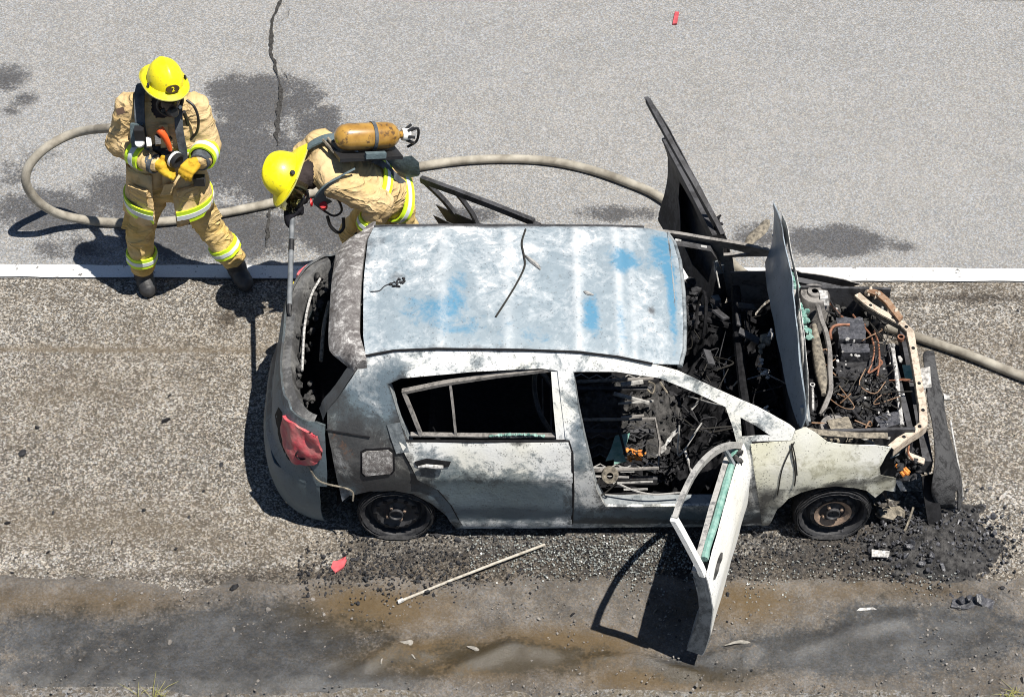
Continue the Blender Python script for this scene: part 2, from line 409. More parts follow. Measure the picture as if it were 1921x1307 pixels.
def road_wear(X, Y):
    wet = blobs(X, Y, [(475, 205, 130, 95, .80), (430, 290, 170, 120, .86), (530, 330, 170, 120, .84), (400, 440, 260, 80, .85), (620, 420, 140, 90, .85), (90, 400, 210, 75, .74), (250, 370, 170, 95, .74), (560, 190, 70, 70, .74), (620, 260, 70, 60, .76), (500, 165, 110, 50, .74), (590, 235, 80, 70, .78), (430, 170, 90, 56, .76),
                       (10, 150, 70, 50, .72), (40, 190, 45, 30, .68), (10, 215, 45, 22, .6), (880, 405, 110, 26, .68), (1150, 400, 130, 28, .70), (1560, 450, 150, 45, .88), (1690, 462, 60, 22, .62), (1420, 440, 90, 45, .64), (60, 300, 90, 60, .5), (120, 470, 160, 40, .6), (20, 330, 80, 60, .55)])
    crack = [atZ(*p).xy for p in ((530, -5), (512, 40), (508, 90), (515, 140), (525, 190), (520, 240), (522, 275), (517, 360), (505, 420), (500, 470))]
    soot = polyline_mask(X, Y, crack, .03) * .45
    soot = np.maximum(soot, polyline_mask(X, Y, [(-6, LINE_HI + .018), (5, LINE_HI + .018)], .014) * (.55 + .35 * gnoise(X, Y, .4, 3)))
    soot = np.maximum(soot, blobs(X, Y, [(980, 236, 60, 3, .6), (1110, 237, 30, 3, .55), (1720, 355, 26, 4, .6), (1500, 380, 30, 5, .5), (1600, 390, 20, 3, .45)]))
    soot = np.maximum(soot, .20 * np.exp(-((Y - 3.95) / .22) ** 2) * (.7 + .5 * gnoise(X, Y, .5, 71)))
    tan = .22 + .22 * gnoise(X, Y, .16, 5)
    tan = tan - .55 * blobs(X, Y, [(1000, 60, 1300, 42, 1)])
    return wet, soot, tan
def shoulder_wear(X, Y):
    wet = .12 + .16 * gnoise(X, Y, .22, 9) + blobs(X, Y, [(1200, 1050, 420, 50, .55), (1650, 1020, 200, 70, .75), (700, 1060, 160, 40, .45), (600, 1110, 200, 30, .5), (1000, 1085, 560, 50, .85), (620, 1100, 260, 30, .75), (1500, 1080, 420, 50, .8), (1720, 640, 200, 16, .5), (1800, 560, 200, 14, .4), (420, 620, 40, 40, .4), (250, 1085, 320, 16, .5)])
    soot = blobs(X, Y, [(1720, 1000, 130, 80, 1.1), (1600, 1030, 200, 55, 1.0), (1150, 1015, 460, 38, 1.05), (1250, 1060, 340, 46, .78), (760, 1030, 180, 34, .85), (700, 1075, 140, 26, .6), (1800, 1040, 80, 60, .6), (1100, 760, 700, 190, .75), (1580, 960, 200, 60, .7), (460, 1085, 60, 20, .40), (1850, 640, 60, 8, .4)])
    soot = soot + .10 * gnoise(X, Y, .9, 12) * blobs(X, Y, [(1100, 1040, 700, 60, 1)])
    tan = .34 + .20 * gnoise(X * .25, Y * 2.2, .5, 21) + .1 * gnoise(X, Y, .4, 23)
    wet = wet + .22 * gnoise(X * .18, Y * 2.6, .6, 25)
    for (yy, x0, x1, s) in ((659, -40, 560, .85), (752, -40, 300, .55), (700, 100, 540, .25), (1075, 0, 900, .5)):
        a, b = atZ(x0, yy), atZ(x1, yy - 2); tan = np.maximum(tan, s * polyline_mask(X, Y, [a.xy, b.xy], .035))
    return wet, soot, tan
def mud_wear(X, Y):
    wet = .22 + .2 * gnoise(X, Y, .45, 31) + blobs(X, Y, [(420, 1270, 420, 34, .7), (300, 1225, 90, 14, .6), (480, 1205, 300, 55, .6), (120, 1200, 260, 50, .4), (1000, 1240, 260, 30, .5), (1320, 1255, 120, 26, .6), (1560, 1220, 200, 40, .6), (1750, 1190, 240, 60, .5), (1250, 1260, 60, 20, .4)])
    soot = blobs(X, Y, [(345, 1221, 50, 9, .62), (330, 1272, 160, 10, .5), (480, 1262, 150, 22, .42), (570, 1122, 50, 10, .60), (370, 1140, 60, 14, .5), (1000, 1205, 60, 16, .45), (1600, 1190, 150, 26, .48), (1840, 1210, 120, 30, .42), (1440, 1200, 60, 40, .35), (960, 1215, 30, 18, .5), (1250, 1115, 120, 30, .4)])
    tan = blobs(X, Y, [(700, 1150, 180, 50, .85), (860, 1240, 220, 38, 1.0), (1050, 1225, 180, 44, 1.0), (1400, 1130, 130, 40, .75), (150, 1140, 320, 36, .55), (1250, 1270, 200, 24, .8), (1650, 1110, 240, 26, .5), (640, 1190, 60, 20, .5)])
    return wet, soot, tan
def gravel_wear(X, Y):
    return .2 + .2 * gnoise(X, Y, .4, 41), blobs(X, Y, [(1330, 1290, 80, 8, .4)]), .35 + .2 * gnoise(X, Y, .3, 44)
XS = axis(-300, 300, -5.2, 4.2, .034)
flat = lambda z: (lambda X, Y: np.full_like(X, z))
def road_z(X, Y): return np.where((abs(X) < 6) & (Y < 5.3), .004 * gnoise(X, Y, .25, 2), 0.0) - .012 * polyline_mask(X, Y, [atZ(*p).xy for p in ((530, -5), (512, 40), (508, 90), (515, 140), (525, 190), (520, 240), (522, 275))], .018)
tag(gridmesh('road', XS, list(np.arange(LINE_LO, 5.3, .034)) + [6.5, 8.2], road_z, M['road'], road_wear), kind='structure')
tag(gridmesh('road_shoulder', XS, list(np.arange(-1.56, LINE_LO + .001, .034)) + [LINE_LO + .004], lambda X, Y: -.004 + .004 * gnoise(X, Y, .6, 6), M['shoulder'], shoulder_wear), kind='structure')
def mud_edge(X): return -1.09 + .035 * gnoise(X, X * 0, .35, 17, 2) + .03 * gnoise(X, X * 0, 2.2, 18, 3)
def mud_z(X, Y):
    e = np.clip((mud_edge(X) + .03 * gnoise(X, Y, 3.5, 19, 2) - Y) / .10, 0, 1); near = np.where(abs(X) < 6, 1, 0)
    z = -.030 + .040 * e + .006 * gnoise(X, Y, 5, 53, 3)
    z = z + near * e * (.020 * gnoise(X, Y, .55, 51) + .010 * gnoise(X, Y, 1.6, 52))
    z = z - .035 * np.clip((-1.90 - Y) / .10, 0, 1)
    # ruts and pushed-up ridges beneath the hanging door
    for (P, h, wd) in ((((690, 1255), (740, 1218), (800, 1232)), .03, .035), (((860, 1260), (960, 1215), (1040, 1225)), .035, .05), (((1110, 1240), (1200, 1238), (1310, 1262)), .035, .03), (((1330, 1230), (1420, 1215), (1400, 1240)), .025, .03), (((1500, 1220), (1600, 1180), (1700, 1160)), .018, .05)):
        z = z + h * polyline_mask(X, Y, [atZ(*p).xy for p in P], wd)
    return z
tag(gridmesh('muddy_verge', XS, list(np.arange(-2.10, -1.02, .026)), mud_z, M['mud'], mud_wear), kind='structure')
def grav_z(X, Y): return np.where((Y > -3) & (abs(X) < 6), -.010 + .014 * gnoise(X, Y, .8, 61) + .006 * gnoise(X, Y, 3, 62), -.03)
tag(gridmesh('gravel_verge', XS, [-300, -120, -40, -12, -5, -3.2] + list(np.arange(-2.9, -1.93, .03)), grav_z, M['gravel'], gravel_wear), kind='structure')
tag(gridmesh('far_ground', [-300, 300], [8.0, 300], flat(-.03), M['gravel'], lambda X, Y: (X * 0, X * 0, X * 0 + .4)), kind='structure')
def line_obj(name, y0, y1, label):
    xs = list(np.arange(-5.6, 4.6, .05)); V = []; F = []
    xs = [-300] + xs + [300]
    for i, x in enumerate(xs):
        j = .006 * fbm((x * 3, y0, 0)) ; k = .006 * fbm((x * 3, y1, 5))
        V += [(x, y0 + j, .0125), (x, y1 + k, .0125)]
    for i in range(len(xs) - 1): F.append((2 * i, 2 * i + 2, 2 * i + 3, 2 * i + 1))
    o = mesh_obj(name, V, F, M['line'], None, None); o.rotation_euler.z = ROADROT; o['kind'] = 'structure'; o['label'] = label
line_obj('road_edge_line', LINE_LO + .002, LINE_HI, 'worn white painted line along the road edge')
line_obj('road_centre_line', 4.53, 4.65, 'white painted line at the far side of the lane')

def crack_obj(name, P, wd, seed):
    """jagged open crack: a thin dark fissure lying in the asphalt"""
    pts = [];
    for a, b in zip(P, P[1:]):
        a, b = atZ(*a), atZ(*b); n = max(2, int((b - a).length / .03)); pts += [a.lerp(b, k / n) for k in range(n)]
    V = []; F = []
    for i, p in enumerate(pts):
        j = .022 * fbm((p.y * 9, seed, 0)) + .008 * noise.noise((p.y * 40, seed, 3)); w_ = wd * (.45 + .9 * abs(noise.noise((p.y * 14, seed, 8)))) * (1 if 2 < i < len(pts) - 3 else .3)
        V += [(p.x + j - w_, p.y, .0105), (p.x + j + w_ * (1 + .5 * noise.noise((p.y * 50, seed, 5))), p.y, .0105)]
    for i in range(len(pts) - 1): F.append((2 * i, 2 * i + 1, 2 * i + 3, 2 * i + 2))
    tag(mesh_obj(name, V, F, M['crackfill'], None, None), kind='structure')
M['crackfill'] = m_plain('crack_bitumen', (.022, .021, .02), .85, col2=(.06, .058, .055), sc=60, bump=.004)
crack_obj('road_crack', [(532, -8), (515, 30), (508, 60), (508, 90), (513, 115), (520, 140), (530, 155)], .020, 1)
crack_obj('road_crack', [(524, 150), (527, 185), (523, 215), (520, 240), (517, 260), (522, 280)], .024, 2)
crack_obj('road_crack', [(515, 345), (508, 380), (505, 410), (498, 470)], .016, 3)
crack_obj('road_crack', [(545, 20), (538, 35), (520, 45)], .006, 4)
crack_obj('road_crack', [(528, 130), (540, 150), (546, 165)], .006, 5)
# ================================================================== burnt hatchback
car = tag(empty('burnt_car'), 'burnt-out white hatchback with raised bonnet and open doors on the road shoulder', 'car')
ZT = [(-.1, .74), (.02, .78), (.12, .82), (.30, .845), (.50, .845), (.62, .835), (.76, .80), (.85, .765), (1.0, .69), (1.15, .61), (1.22, .565), (1.27, .52), (1.4, .4)]
def sw(x, z):
    wv = lerp_tab(ZT, z)
    if x > 1.0: wv -= .11 * ((x - 1) / .85) ** 2
    if x < -1.3: wv -= .13 * ((-1.3 - x) / .75) ** 2
    return wv
def sd(px, py):
    Y = -.8
    for i in range(30):
        P = atY(px, py, Y); Y = .5 * Y - .5 * sw(P.x, P.z)
    return (P.x, P.z)
def SD(L): return [sd(*p) for p in L]
def near(off=0.0, dent=0.0, seed=0): return lambda x, z: Vector((x, -sw(x, z) - off + dent * fbm((x * 3 + seed, z * 3, seed), 3), z))
def far(off=0.0, dent=0.0, seed=0): return lambda x, z: Vector((x, sw(x, z) + off + dent * fbm((x * 3 + seed, z * 3, seed), 3), z))
def seg_d(x, z, a, b):
    dx, dz = b[0] - a[0], b[1] - a[1]; L = dx * dx + dz * dz; t = 0 if L < 1e-9 else max(0, min(1, ((x - a[0]) * dx + (z - a[1]) * dz) / L)); return math.hypot(x - a[0] - t * dx, z - a[1] - t * dz)
def paint(soot=(), steel=(), rust=(), base=(0, 0, 0), conv=sd, edges=None):
    T = [[(*conv(px, py), rx / 320, rz / 225, s) for (px, py, rx, rz, s) in L] for L in (soot, steel, rust)]
    def f(co):
        o = []; eg = 0.0
        if edges:
            d = min(seg_d(co.x, co.z, a, b) for L in edges for a, b in zip(L, L[1:] + L[:1])); eg = .42 * math.exp(-(d / .028) ** 2) * (.5 + abs(noise.noise((co.x * 6, co.z * 6, 3))) * 1.4)
        for b, L in zip(base, T):
            v = b
            for (cx, cz, rx, rz, s) in L: v += s * math.exp(-((co.x - cx) / rx) ** 2 - ((co.z - cz) / rz) ** 2)
            if b is base[0] and len(o) == 0: v += eg
            o.append(min(1.0, max(0.0, v)))
        return o
    return f
DITCH = [(686, 668), (740, 658), (818, 655), (984, 657), (1087, 661), (1160, 670), (1224, 683), (1272, 696)]
APIL = [(1310, 714), (1346, 731), (1423, 765), (1481, 797)]
ARCH_R = [(856, 992), (838, 968), (810, 944), (774, 926), (740, 920), (694, 921), (655, 930), (642, 940)]
BODY = DITCH + APIL + [(1492, 806), (1484, 826), (1410, 828), (1420, 905), (1432, 986), (1260, 988), (1072, 990), (900, 991)] + ARCH_R + [(636, 915), (622, 846), (614, 806), (614, 770), (633, 748), (664, 703)]
H_REAR = [(728, 720), (752, 709), (884, 697), (1015, 691), (1046, 695), (1060, 815), (1066, 860), (1066, 940), (1062, 966), (890, 964), (866, 944), (838, 912), (804, 888), (782, 860), (752, 800), (738, 752)]
H_FRONT = [(1076, 697), (1156, 697), (1236, 709), (1306, 737), (1361, 763), (1374, 800), (1390, 860), (1398, 900), (1402, 948), (1136, 950), (1120, 922), (1110, 880), (1099, 834), (1086, 772)]
H_TRI = [(1389, 783), (1418, 799), (1446, 817), (1392, 821)]
body_wear = paint(soot=[(690, 850, 66, 55, 1.0), (640, 820, 34, 28, .7), (740, 895, 60, 30, .75), (700, 905, 80, 18, .4), (800, 930, 40, 30, .35), (1120, 930, 30, 40, .35), (1160, 980, 300, 9, .5), (770, 760, 20, 60, .30), (760, 860, 30, 30, .5), (745, 820, 12, 40, .4), (1110, 960, 60, 20, .25), (1250, 975, 200, 12, .35), (1410, 940, 30, 60, .55), (640, 760, 16, 20, .4), (1040, 1000, 400, 14, .3), (860, 985, 20, 20, .4)],
                  steel=[(700, 740, 70, 40, .28), (650, 790, 40, 30, .5), (820, 930, 60, 50, .7), (1180, 970, 300, 18, .55), (1090, 800, 20, 120, .25), (700, 915, 90, 22, .6), (740, 780, 20, 60, .5)], rust=[(650, 850, 30, 40, .42), (720, 830, 40, 20, .22), (625, 800, 20, 20, .3), (1075, 900, 8, 60, .2)], base=(0, .04, 0), edges=[SD(H_REAR), SD(H_FRONT), SD(H_TRI), SD(BODY)])
BO, HR, HF, HT = SD(BODY), SD(H_REAR), SD(H_FRONT), SD(H_TRI)
panel('side_body', BO, [HR, HF, HT], near(0, .004, 3), .018, .035, M['body'], car, body_wear)
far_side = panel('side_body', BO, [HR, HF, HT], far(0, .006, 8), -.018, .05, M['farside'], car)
# inner reveals of the door apertures so the shell has depth
for sgn, mm in ((-1, M['jamb']), (1, M['charred'])):
    for nm, L, cl in (('rear_door_jamb', HR, 1), ('front_door_jamb', HF, 1)):
        V = []; F = []; L2 = dense(L, .05); n = len(L2)
        for (x, z) in L2:
            yy = sw(x, z) - .015; V += [(x, sgn * yy, z), (x + .02 * (0 if not cl else 0), sgn * (yy - .075), z)]
        for i in range(n): F.append((2 * i, 2 * i + 1, (2 * i + 3) % (2 * n), (2 * i + 2) % (2 * n)))
        mesh_obj(nm, V, F, mm, car, 60)
# ---- roof
DW = [(p[0], -(-sw(*p))) for p in SD(DITCH)]; DZ = SD(DITCH)
def roof_w(x): return lerp_tab(DW, x)
def roof_z(x, y):
    wv = roof_w(x); e = lerp_tab(DZ, x); k = max(0.0, 1 - (y / wv) ** 2)
    z = e + .004 + .052 * k ** .8
    rib = 0
    for xc, hgt, wd in ((.02, .010, .03), (.10, .006, .02), (-.22, .011, .028), (-.62, .007, .05), (-1.0, .008, .06)): rib += hgt * math.exp(-((x - xc) / wd) ** 2)
    return z + rib * min(1, k * 3) + .011 * fbm((x * 2.6, y * 2.6, 2)) * min(1, k * 3)
x_r = DW[0][0]
front = [(.345, -.555), (.372, -.45), (.385, -.28), (.392, 0), (.385, .28), (.365, .46), (.33, .56)]
near_edge = [(x, -w_) for x, w_ in DW if x_r <= x < .31]; far_edge = [(x, w_) for x, w_ in reversed(DW) if x_r <= x < .31]
rear = [(x_r - .03, .40), (x_r - .035, .0), (x_r - .02, -.40)]
def roof_paint(co):
    st = 0
    for (px, py, rx, ry, s) in ((860, 540, 30, 46, .5), (800, 590, 80, 45, .5), (740, 500, 70, 60, .12), (920, 620, 120, 40, .35), (1040, 520, 25, 40, .3), (1110, 600, 20, 45, .7), (1170, 490, 42, 38, .85), (1235, 460, 26, 60, .75), (1262, 560, 12, 120, .75), (1165, 600, 20, 60, .55), (1190, 650, 60, 30, .25), (1100, 560, 30, 80, .1), (1010, 640, 90, 24, .25), (870, 460, 50, 20, .2), (720, 640, 40, 20, .2)):
        c = atZ(px, py, 1.27); st += s * math.exp(-((co.x - c.x) / (rx / 330)) ** 2 - ((co.y - c.y) / (ry / 235)) ** 2)
    so = 0
    for (px, py, rx, ry, s) in ((712, 452, 20, 24, .36), (745, 530, 22, 10, .5), (1030, 545, 12, 16, .3), (850, 470, 60, 12, .14), (900, 425, 300, 6, .3), (1222, 578, 7, 9, .8)):
        c = atZ(px, py, 1.27); so += s * math.exp(-((co.x - c.x) / (rx / 330)) ** 2 - ((co.y - c.y) / (ry / 235)) ** 2)
    rib = sum(a * math.exp(-((co.x - xc) / wd) ** 2) for xc, a, wd in ((.02, .7, .022), (-.22, .7, .02), (.10, .4, .016), (-.62, .3, .03), (-1.0, .3, .03)))
    eg = min(roof_w(co.x) - abs(co.y), .40 - co.x, co.x - x_r + .03); so += .55 * math.exp(-(max(0, eg) / .03) ** 2) * (.3 + 1.2 * abs(noise.noise(co * 7)))
    return (min(1, so), min(1, st), min(1, rib * (.6 + .8 * abs(noise.noise((co.y * 5, co.x * 9, 2))))))
def m_roof():
    """roof skin: chalky white oxide, islands of blue where wear.G is strong, grey heat bloom where it is weak"""
    g = NT('scorched_roof_paint'); r, gg, b = g.attr()
    n = g.noise(4.6, 9, .74, 1.0); n2 = g.noise(17, 7, .75, .5); n3 = g.noise(60, 4, .6); n4 = g.noise(1.6, 4, .6)
    f = g.math('ADD', g.math('MULTIPLY', n, .7), g.math('MULTIPLY', n2, .4)); f = g.math('ADD', f, g.math('MULTIPLY', n4, .25))
    k1 = g.ramp(g.math('ADD', f, g.math('MULTIPLY', gg, .35)), [(.595, 0), (.65, .7), (.77, 1)])
    c = g.mix(g.math('MULTIPLY', k1, g.math('SUBTRACT', 1.0, b)), g.mix(n3, (.74, .745, .745), (.58, .59, .595)), g.mix(n2, (.30, .35, .385), (.13, .17, .20)))
    k2 = g.ramp(g.math('ADD', g.math('MULTIPLY', g.math('SUBTRACT', f, .66), 1.6), gg), [(.44, 0), (.74, 1)])
    c = g.mix(g.math('MULTIPLY', k2, .85), c, g.mix(n2, (.030, .155, .275), (.06, .20, .31)))
    sp = g.ramp(g.voro(19, 'Distance'), [(.12, 1), (.22, 0)]); c = g.mix(g.math('MULTIPLY', sp, g.math('MULTIPLY', g.ramp(n, [(.50, 0), (.58, 1)]), .55)), c, (.16, .18, .19))
    sp2 = g.ramp(g.voro(46, 'Distance'), [(.14, 1), (.26, 0)]); c = g.mix(g.math('MULTIPLY', sp2, g.math('MULTIPLY', g.ramp(n2, [(.46, 0), (.54, 1)]), .65)), c, (.10, .11, .12))
    sk = g.ramp(g.math('ADD', r, g.math('MULTIPLY', g.math('SUBTRACT', n2, .5), .9)), [(.2, 0), (.6, 1)]); c = g.mix(g.math('MULTIPLY', sk, .85), c, (.06, .06, .065))
    return g.done(c, .5, 0, g.bump(g.math('ADD', n2, g.math('MULTIPLY', n3, .4)), .003, .8), spec=.4)
M['roofskin'] = m_roof()
panel('roof', near_edge + front + far_edge + rear, [], lambda x, y: (x, y, roof_z(x, y)), .006, .03, M['roofskin'], car, roof_paint)
# roof header under the front edge, roof bows and ditch seal
mb = MB(); mb.tube([(x + .008, y, roof_z(min(x, .37), y) - .015) for x, y in dense(front, .06)[:-6]], .016, 8); mb.build('windscreen_header', M['jamb'], car)
for xc in (.02, -.22, -.62, -1.0):
    mb = MB(); mb.strip([(xc, y, roof_z(xc, y) - .03) for y in [(-.5 + .1 * i) for i in range(11)]], (.07, 0, 0), .012); mb.build('roof_bow', M['charred'], car)
for sgn in (-1, 1):
    mb = MB(); mb.tube([(x, sgn * (w_ + .003), lerp_tab(DZ, x) + .006) for x, w_ in DW[:-1]], .0075, 6); mb.build('roof_seam', M['black'] if sgn < 0 else M['charred'], car)
# loose cable and char lying on the roof
def on_roof(px, py):
    z = 1.27
    for _ in range(6):
        p = atZ(px, py, z); z = roof_z(p.x, p.y) + .006
    return atZ(px, py, z)
mb = MB(); mb.tube(spline([on_roof(*p) for p in ((986, 430), (979, 455), (983, 480), (984, 500), (970, 530), (952, 560), (930, 594))], 6), [.006] * 37, 6); mb.build('fallen_cable', M['wire'], car)
mb = MB(); mb.tube(spline([on_roof(*p) for p in ((984, 478), (996, 488), (1008, 498), (1014, 505))], 4), [.004 + .010 * math.sin(math.pi * i / 12) for i in range(13)], 6); mb.build('curled_trim', M['ashmetal'], car)
mb = MB(); mb.tube(spline([on_roof(*p) for p in ((1095, 546), (1103, 550), (1114, 553))], 4), [.003, .006, .009, .011, .011, .01, .008, .006, .003], 6); mb.build('curled_trim', M['ashmetal'], car)
mb = MB()
for i in range(22):
    a = random.gauss(0, 1); mb.chunk(on_roof(747 + a * 8, 531 + random.gauss(0, 3.5)), random.uniform(.004, .012))
mb.tube(spline([on_roof(*p) for p in ((695, 547), (712, 545), (722, 536), (738, 530))], 4), .003, 5); mb.build('melted_aerial', M['char'], car)
# ---- rear spoiler / tailgate header
V = []; F = []; prof = [(0, .004), (-.03, .006), (-.075, -.004), (-.125, -.028), (-.165, -.062), (-.185, -.095), (-.17, -.112), (-.12, -.10), (-.05, -.07), (0, -.05)]
ys = [-.585 + 1.17 * i / 46 for i in range(47)]
for y in ys:
    t = abs(y) / .585; x0 = x_r - .036 + .018 * t * t + .03 * max(0, t - .75); z0 = roof_z(x_r, max(-.5, min(.5, y))) - .10 * max(0, t - .8) ** 1.3
    sc = 1 - .55 * smooth01(.72, 1.0, t)
    for (dx, dz) in prof: V.append((x0 - .012 + dx * sc + .03 * smooth01(.6, 1, t), y, z0 + dz + .006 * fbm((y * 9, dx * 20, 3))))
m_ = len(prof)
for i in range(len(ys) - 1):
    for k in range(m_): F.append((i * m_ + k, i * m_ + (k + 1) % m_, i * m_ + m_ + (k + 1) % m_, i * m_ + m_ + k))
F.append(tuple(range(m_))); F.append(tuple((len(ys) - 1) * m_ + k for k in reversed(range(m_))))
mesh_obj('rear_spoiler', V, F, M['spoiler'], car, 50, lambda c: (.25 * smooth01(.4, .58, abs(c.y)) + .1, 0, .18 * smooth01(-1.5, -1.62, c.x)))
# ---- rear shell: tailgate, corners and bumper lofted in plan
def rear_plan(z, a, inset=0.0):
    xs = -1.62; xr = lerp_tab([(-.02, -2.02), (.06, -2.08), (.2, -2.105), (.34, -2.10), (.42, -2.07), (.46, -2.03), (.6, -2.02), (.8, -1.985), (.88, -1.95)], z)
    wv = lerp_tab([(-.02, .70), (.06, .74), (.2, .775), (.42, .775), (.6, .765), (.8, .735), (.9, .70)], z)
    c, s_ = math.cos(a), math.sin(a); e = 2 / 2.7
    return Vector((xs + (xr - xs + inset) * abs(s_) ** e, -(wv - inset) * (abs(c) ** e) * (1 if c > 0 else -1), z))
def rear_loft(name, zs, a0, a1, n, mat, attr=None, dent=.006, th=.012):
    """sheet between heights zs and plan angles a0..a1 (0 = near flank, 180 = far flank)"""
    def fn(u, v):
        p = rear_plan(v, u); p += Vector((1, 0, 0)) * dent * fbm((p.x * 4, p.y * 4, p.z * 5)); return p
    ol = [(R(a0) + (R(a1) - R(a0)) * i / n, zs[0]) for i in range(n + 1)] + [(R(a1) - (R(a1) - R(a0)) * i / n, zs[1]) for i in range(n + 1)]
    return fn, ol
cw = lambda soot, steel: (lambda co: (soot(co), steel(co), 0))
fn, ol = rear_loft('rear_bumper', (.03, .47), 8, 172, 24, None)
# melted upper edge of bumper
ol = [(u, v + (.04 * noise.noise((u * 6, 1, 0)) - (.10 * math.exp(-((u - R(50)) / .25) ** 2)) if v > .4 else 0)) for u, v in ol]
panel('rear_bumper', ol, [], fn, .012, .055, M['body'], car, lambda c: (.40 * smooth01(.30, .46, c.z) * (1 if c.y > -.5 else .3) + .2 * smooth01(.12, .03, c.z) + .35 * smooth01(-.55, 0, c.y), .5, .12 * smooth01(.2, .4, c.z)))
fn, ol = rear_loft('rear_panel', (.40, .86), 4, 176, 24, None)
SLOT = [(R(40), .55), (R(58), .53), (R(66), .60), (R(60), .74), (R(46), .76)]
def ragged(u, v): return v + .025 * noise.noise((u * 9, 2.0, 0)) + .02 * noise.noise((u * 25, 5.0, 0))
ol = [(u, ragged(u, v) if v > .8 else v) for u, v in ol]
panel('tailgate', ol, [], fn, .014, .05, M['body'], car, lambda c: (.24 + .30 * smooth01(-.3, .5, c.y) + .4 * smooth01(.82, .88, c.z) + .25 * noise.noise(c * 6), .62, .12 + .2 * noise.noise(c * 4)))
# tailgate top ledge, burnt trim crumpled on it
V = []; F = []; n = 60
for i in range(n + 1):
    a = R(14 + 152 * i / n); o = rear_plan(.855, a); q = rear_plan(.855, a, .055); r_ = rear_plan(.855, a, .085)
    jz = .012 * fbm((o.y * 9, 0, 4)); V += [o + Vector((0, 0, -.006)), q + Vector((0, 0, .012 + jz)), r_ + Vector((.03 * noise.noise((o.y * 7, 3, 1)), 0, -.05 + jz)), r_ + Vector((.01, 0, -.18))]
for i in range(n):
    for k in range(3): F.append((i * 4 + k, i * 4 + 4 + k, i * 4 + 5 + k, i * 4 + 1 + k))
mesh_obj('tailgate_ledge', V, F, M['ashmetal'], car, 40, lambda c: (.25 + .3 * noise.noise(c * 5), .3, 0))
mb = MB()
for i in range(70):
    a = R(random.uniform(30, 150)); p = rear_plan(.84, a, random.uniform(.07, .17)); mb.chunk(p + Vector((0, 0, random.uniform(-.10, .01))), random.uniform(.010, .028))
mb.build('melted_trim', M['ash'], car, kind='stuff')
mb = MB(); mb.tube(spline([rear_plan(.85, R(a), .10) + Vector((.02, 0, 0)) for a in (70, 95, 118, 140)], 5), .008, 6); mb.build('wiper_linkage', M['whiteash'], car)
mb = MB(); mb.tube(spline([rear_plan(.80, R(a), .20) + Vector((.05, 0, 0)) for a in (80, 100, 125)], 5), .012, 6); mb.build('tailgate_brace', M['tanash'], car)
# black sheet over the shell as the shaded inside of the bumper-tailgate slot
slot = [(R(34), .50), (R(48), .47), (R(60), .50), (R(64), .62), (R(58), .74), (R(50), .77), (R(46), .66), (R(38), .56)]
panel('bumper_slot_shade', slot, [], lambda u, v: rear_plan(v, u) + Vector((-.010, -.004, 0)), .004, .05, M['black'], car)
mb = MB(); mb.tube(spline([Vector((*[(q[0], -sw(*q) - .004, q[1]) for q in [sd(*p)]][0],)) for p in ((612, 805), (640, 810), (670, 815), (694, 819))], 4), .005, 5); mb.build('body_seam', M['black'], car)
# jamb faces of the tailgate opening
for sgn in (-1, 1):
    V = []; F = []; edge = spline([Vector((*sd(*p), 0)) for p in ((668, 695), (650, 722), (633, 748), (615, 770), (606, 790))], 4)
    for i, e in enumerate(edge):
        t = i / (len(edge) - 1); y = sw(e.x, e.y) - .008; j = .008 * noise.noise((t * 9, sgn, 0))
        V += [(e.x, sgn * y, e.y), (e.x - .03 + j, sgn * (y - .06 - .05 * t), e.y + .004 - .02 * t + j), (e.x + .02, sgn * (y - .115 - .05 * t), e.y - .05), (e.x + .09, sgn * (y - .12), e.y - .07)]
    for i in range(len(edge) - 1):
        for k in range(3): F.append((i * 4 + k, i * 4 + 1 + k, i * 4 + 5 + k, i * 4 + 4 + k))
    mesh_obj('tailgate_jamb', V, F, M['jamb'] if sgn < 0 else M['charred'], car, 50, lambda c: (.42 + .3 * noise.noise(c * 7), .5, 0))
# ---- tail lights
def taillight(sgn, mat):
    ol = [(R(a), z) for a, z in ((9, .80), (20, .815), (34, .81), (44, .80), (46, .70), (40, .60), (30, .555), (18, .55), (9, .60), (6, .70))]
    def f2(u, v):
        p = rear_plan(v, u); nn = Vector((-math.sin(u), -math.cos(u), 0)); p += nn * (.014 + .020 * fbm((u * 5, v * 11, 5), 2)); return Vector((p.x, p.y * -sgn if sgn > 0 else p.y, p.z))
    t = panel('tail_light', ol, [], f2, .02 * -sgn, .02, mat, car); return t
taillight(-1, M['redplastic'])
tl = taillight(1, M['redplastic'])
mb = MB(); c = rear_plan(.66, R(22)); mb.lathe([(.001, 0), (.03, 0), (.036, .012), (.03, .018)], 14, Matrix.Translation(c + Vector((-.012, -.022, -.03))) @ Matrix.Rotation(R(75), 4, 'X')); mb.build('bulb_socket', M['black'], car)
mb = MB(); mb.strip([rear_plan(z, R(118)) + Vector((-.012, 0, 0)) for z in (.62, .7, .78, .84)], (.03, .16, 0), .01); mb.build('melted_reflector', M['yellow_plastic'], car)
# drooping wire by the tail light
mb = MB(); mb.tube(spline([rear_plan(.56, R(18)) + Vector((0, -.02, 0)), rear_plan(.46, R(9)) + Vector((.0, -.03, 0)), Vector((-1.58, -.83, .44)), Vector((-1.53, -.845, .42)), Vector((-1.53, -.86, .36))], 6), .006, 6); mb.build('hanging_wire', M['tanash'], car)
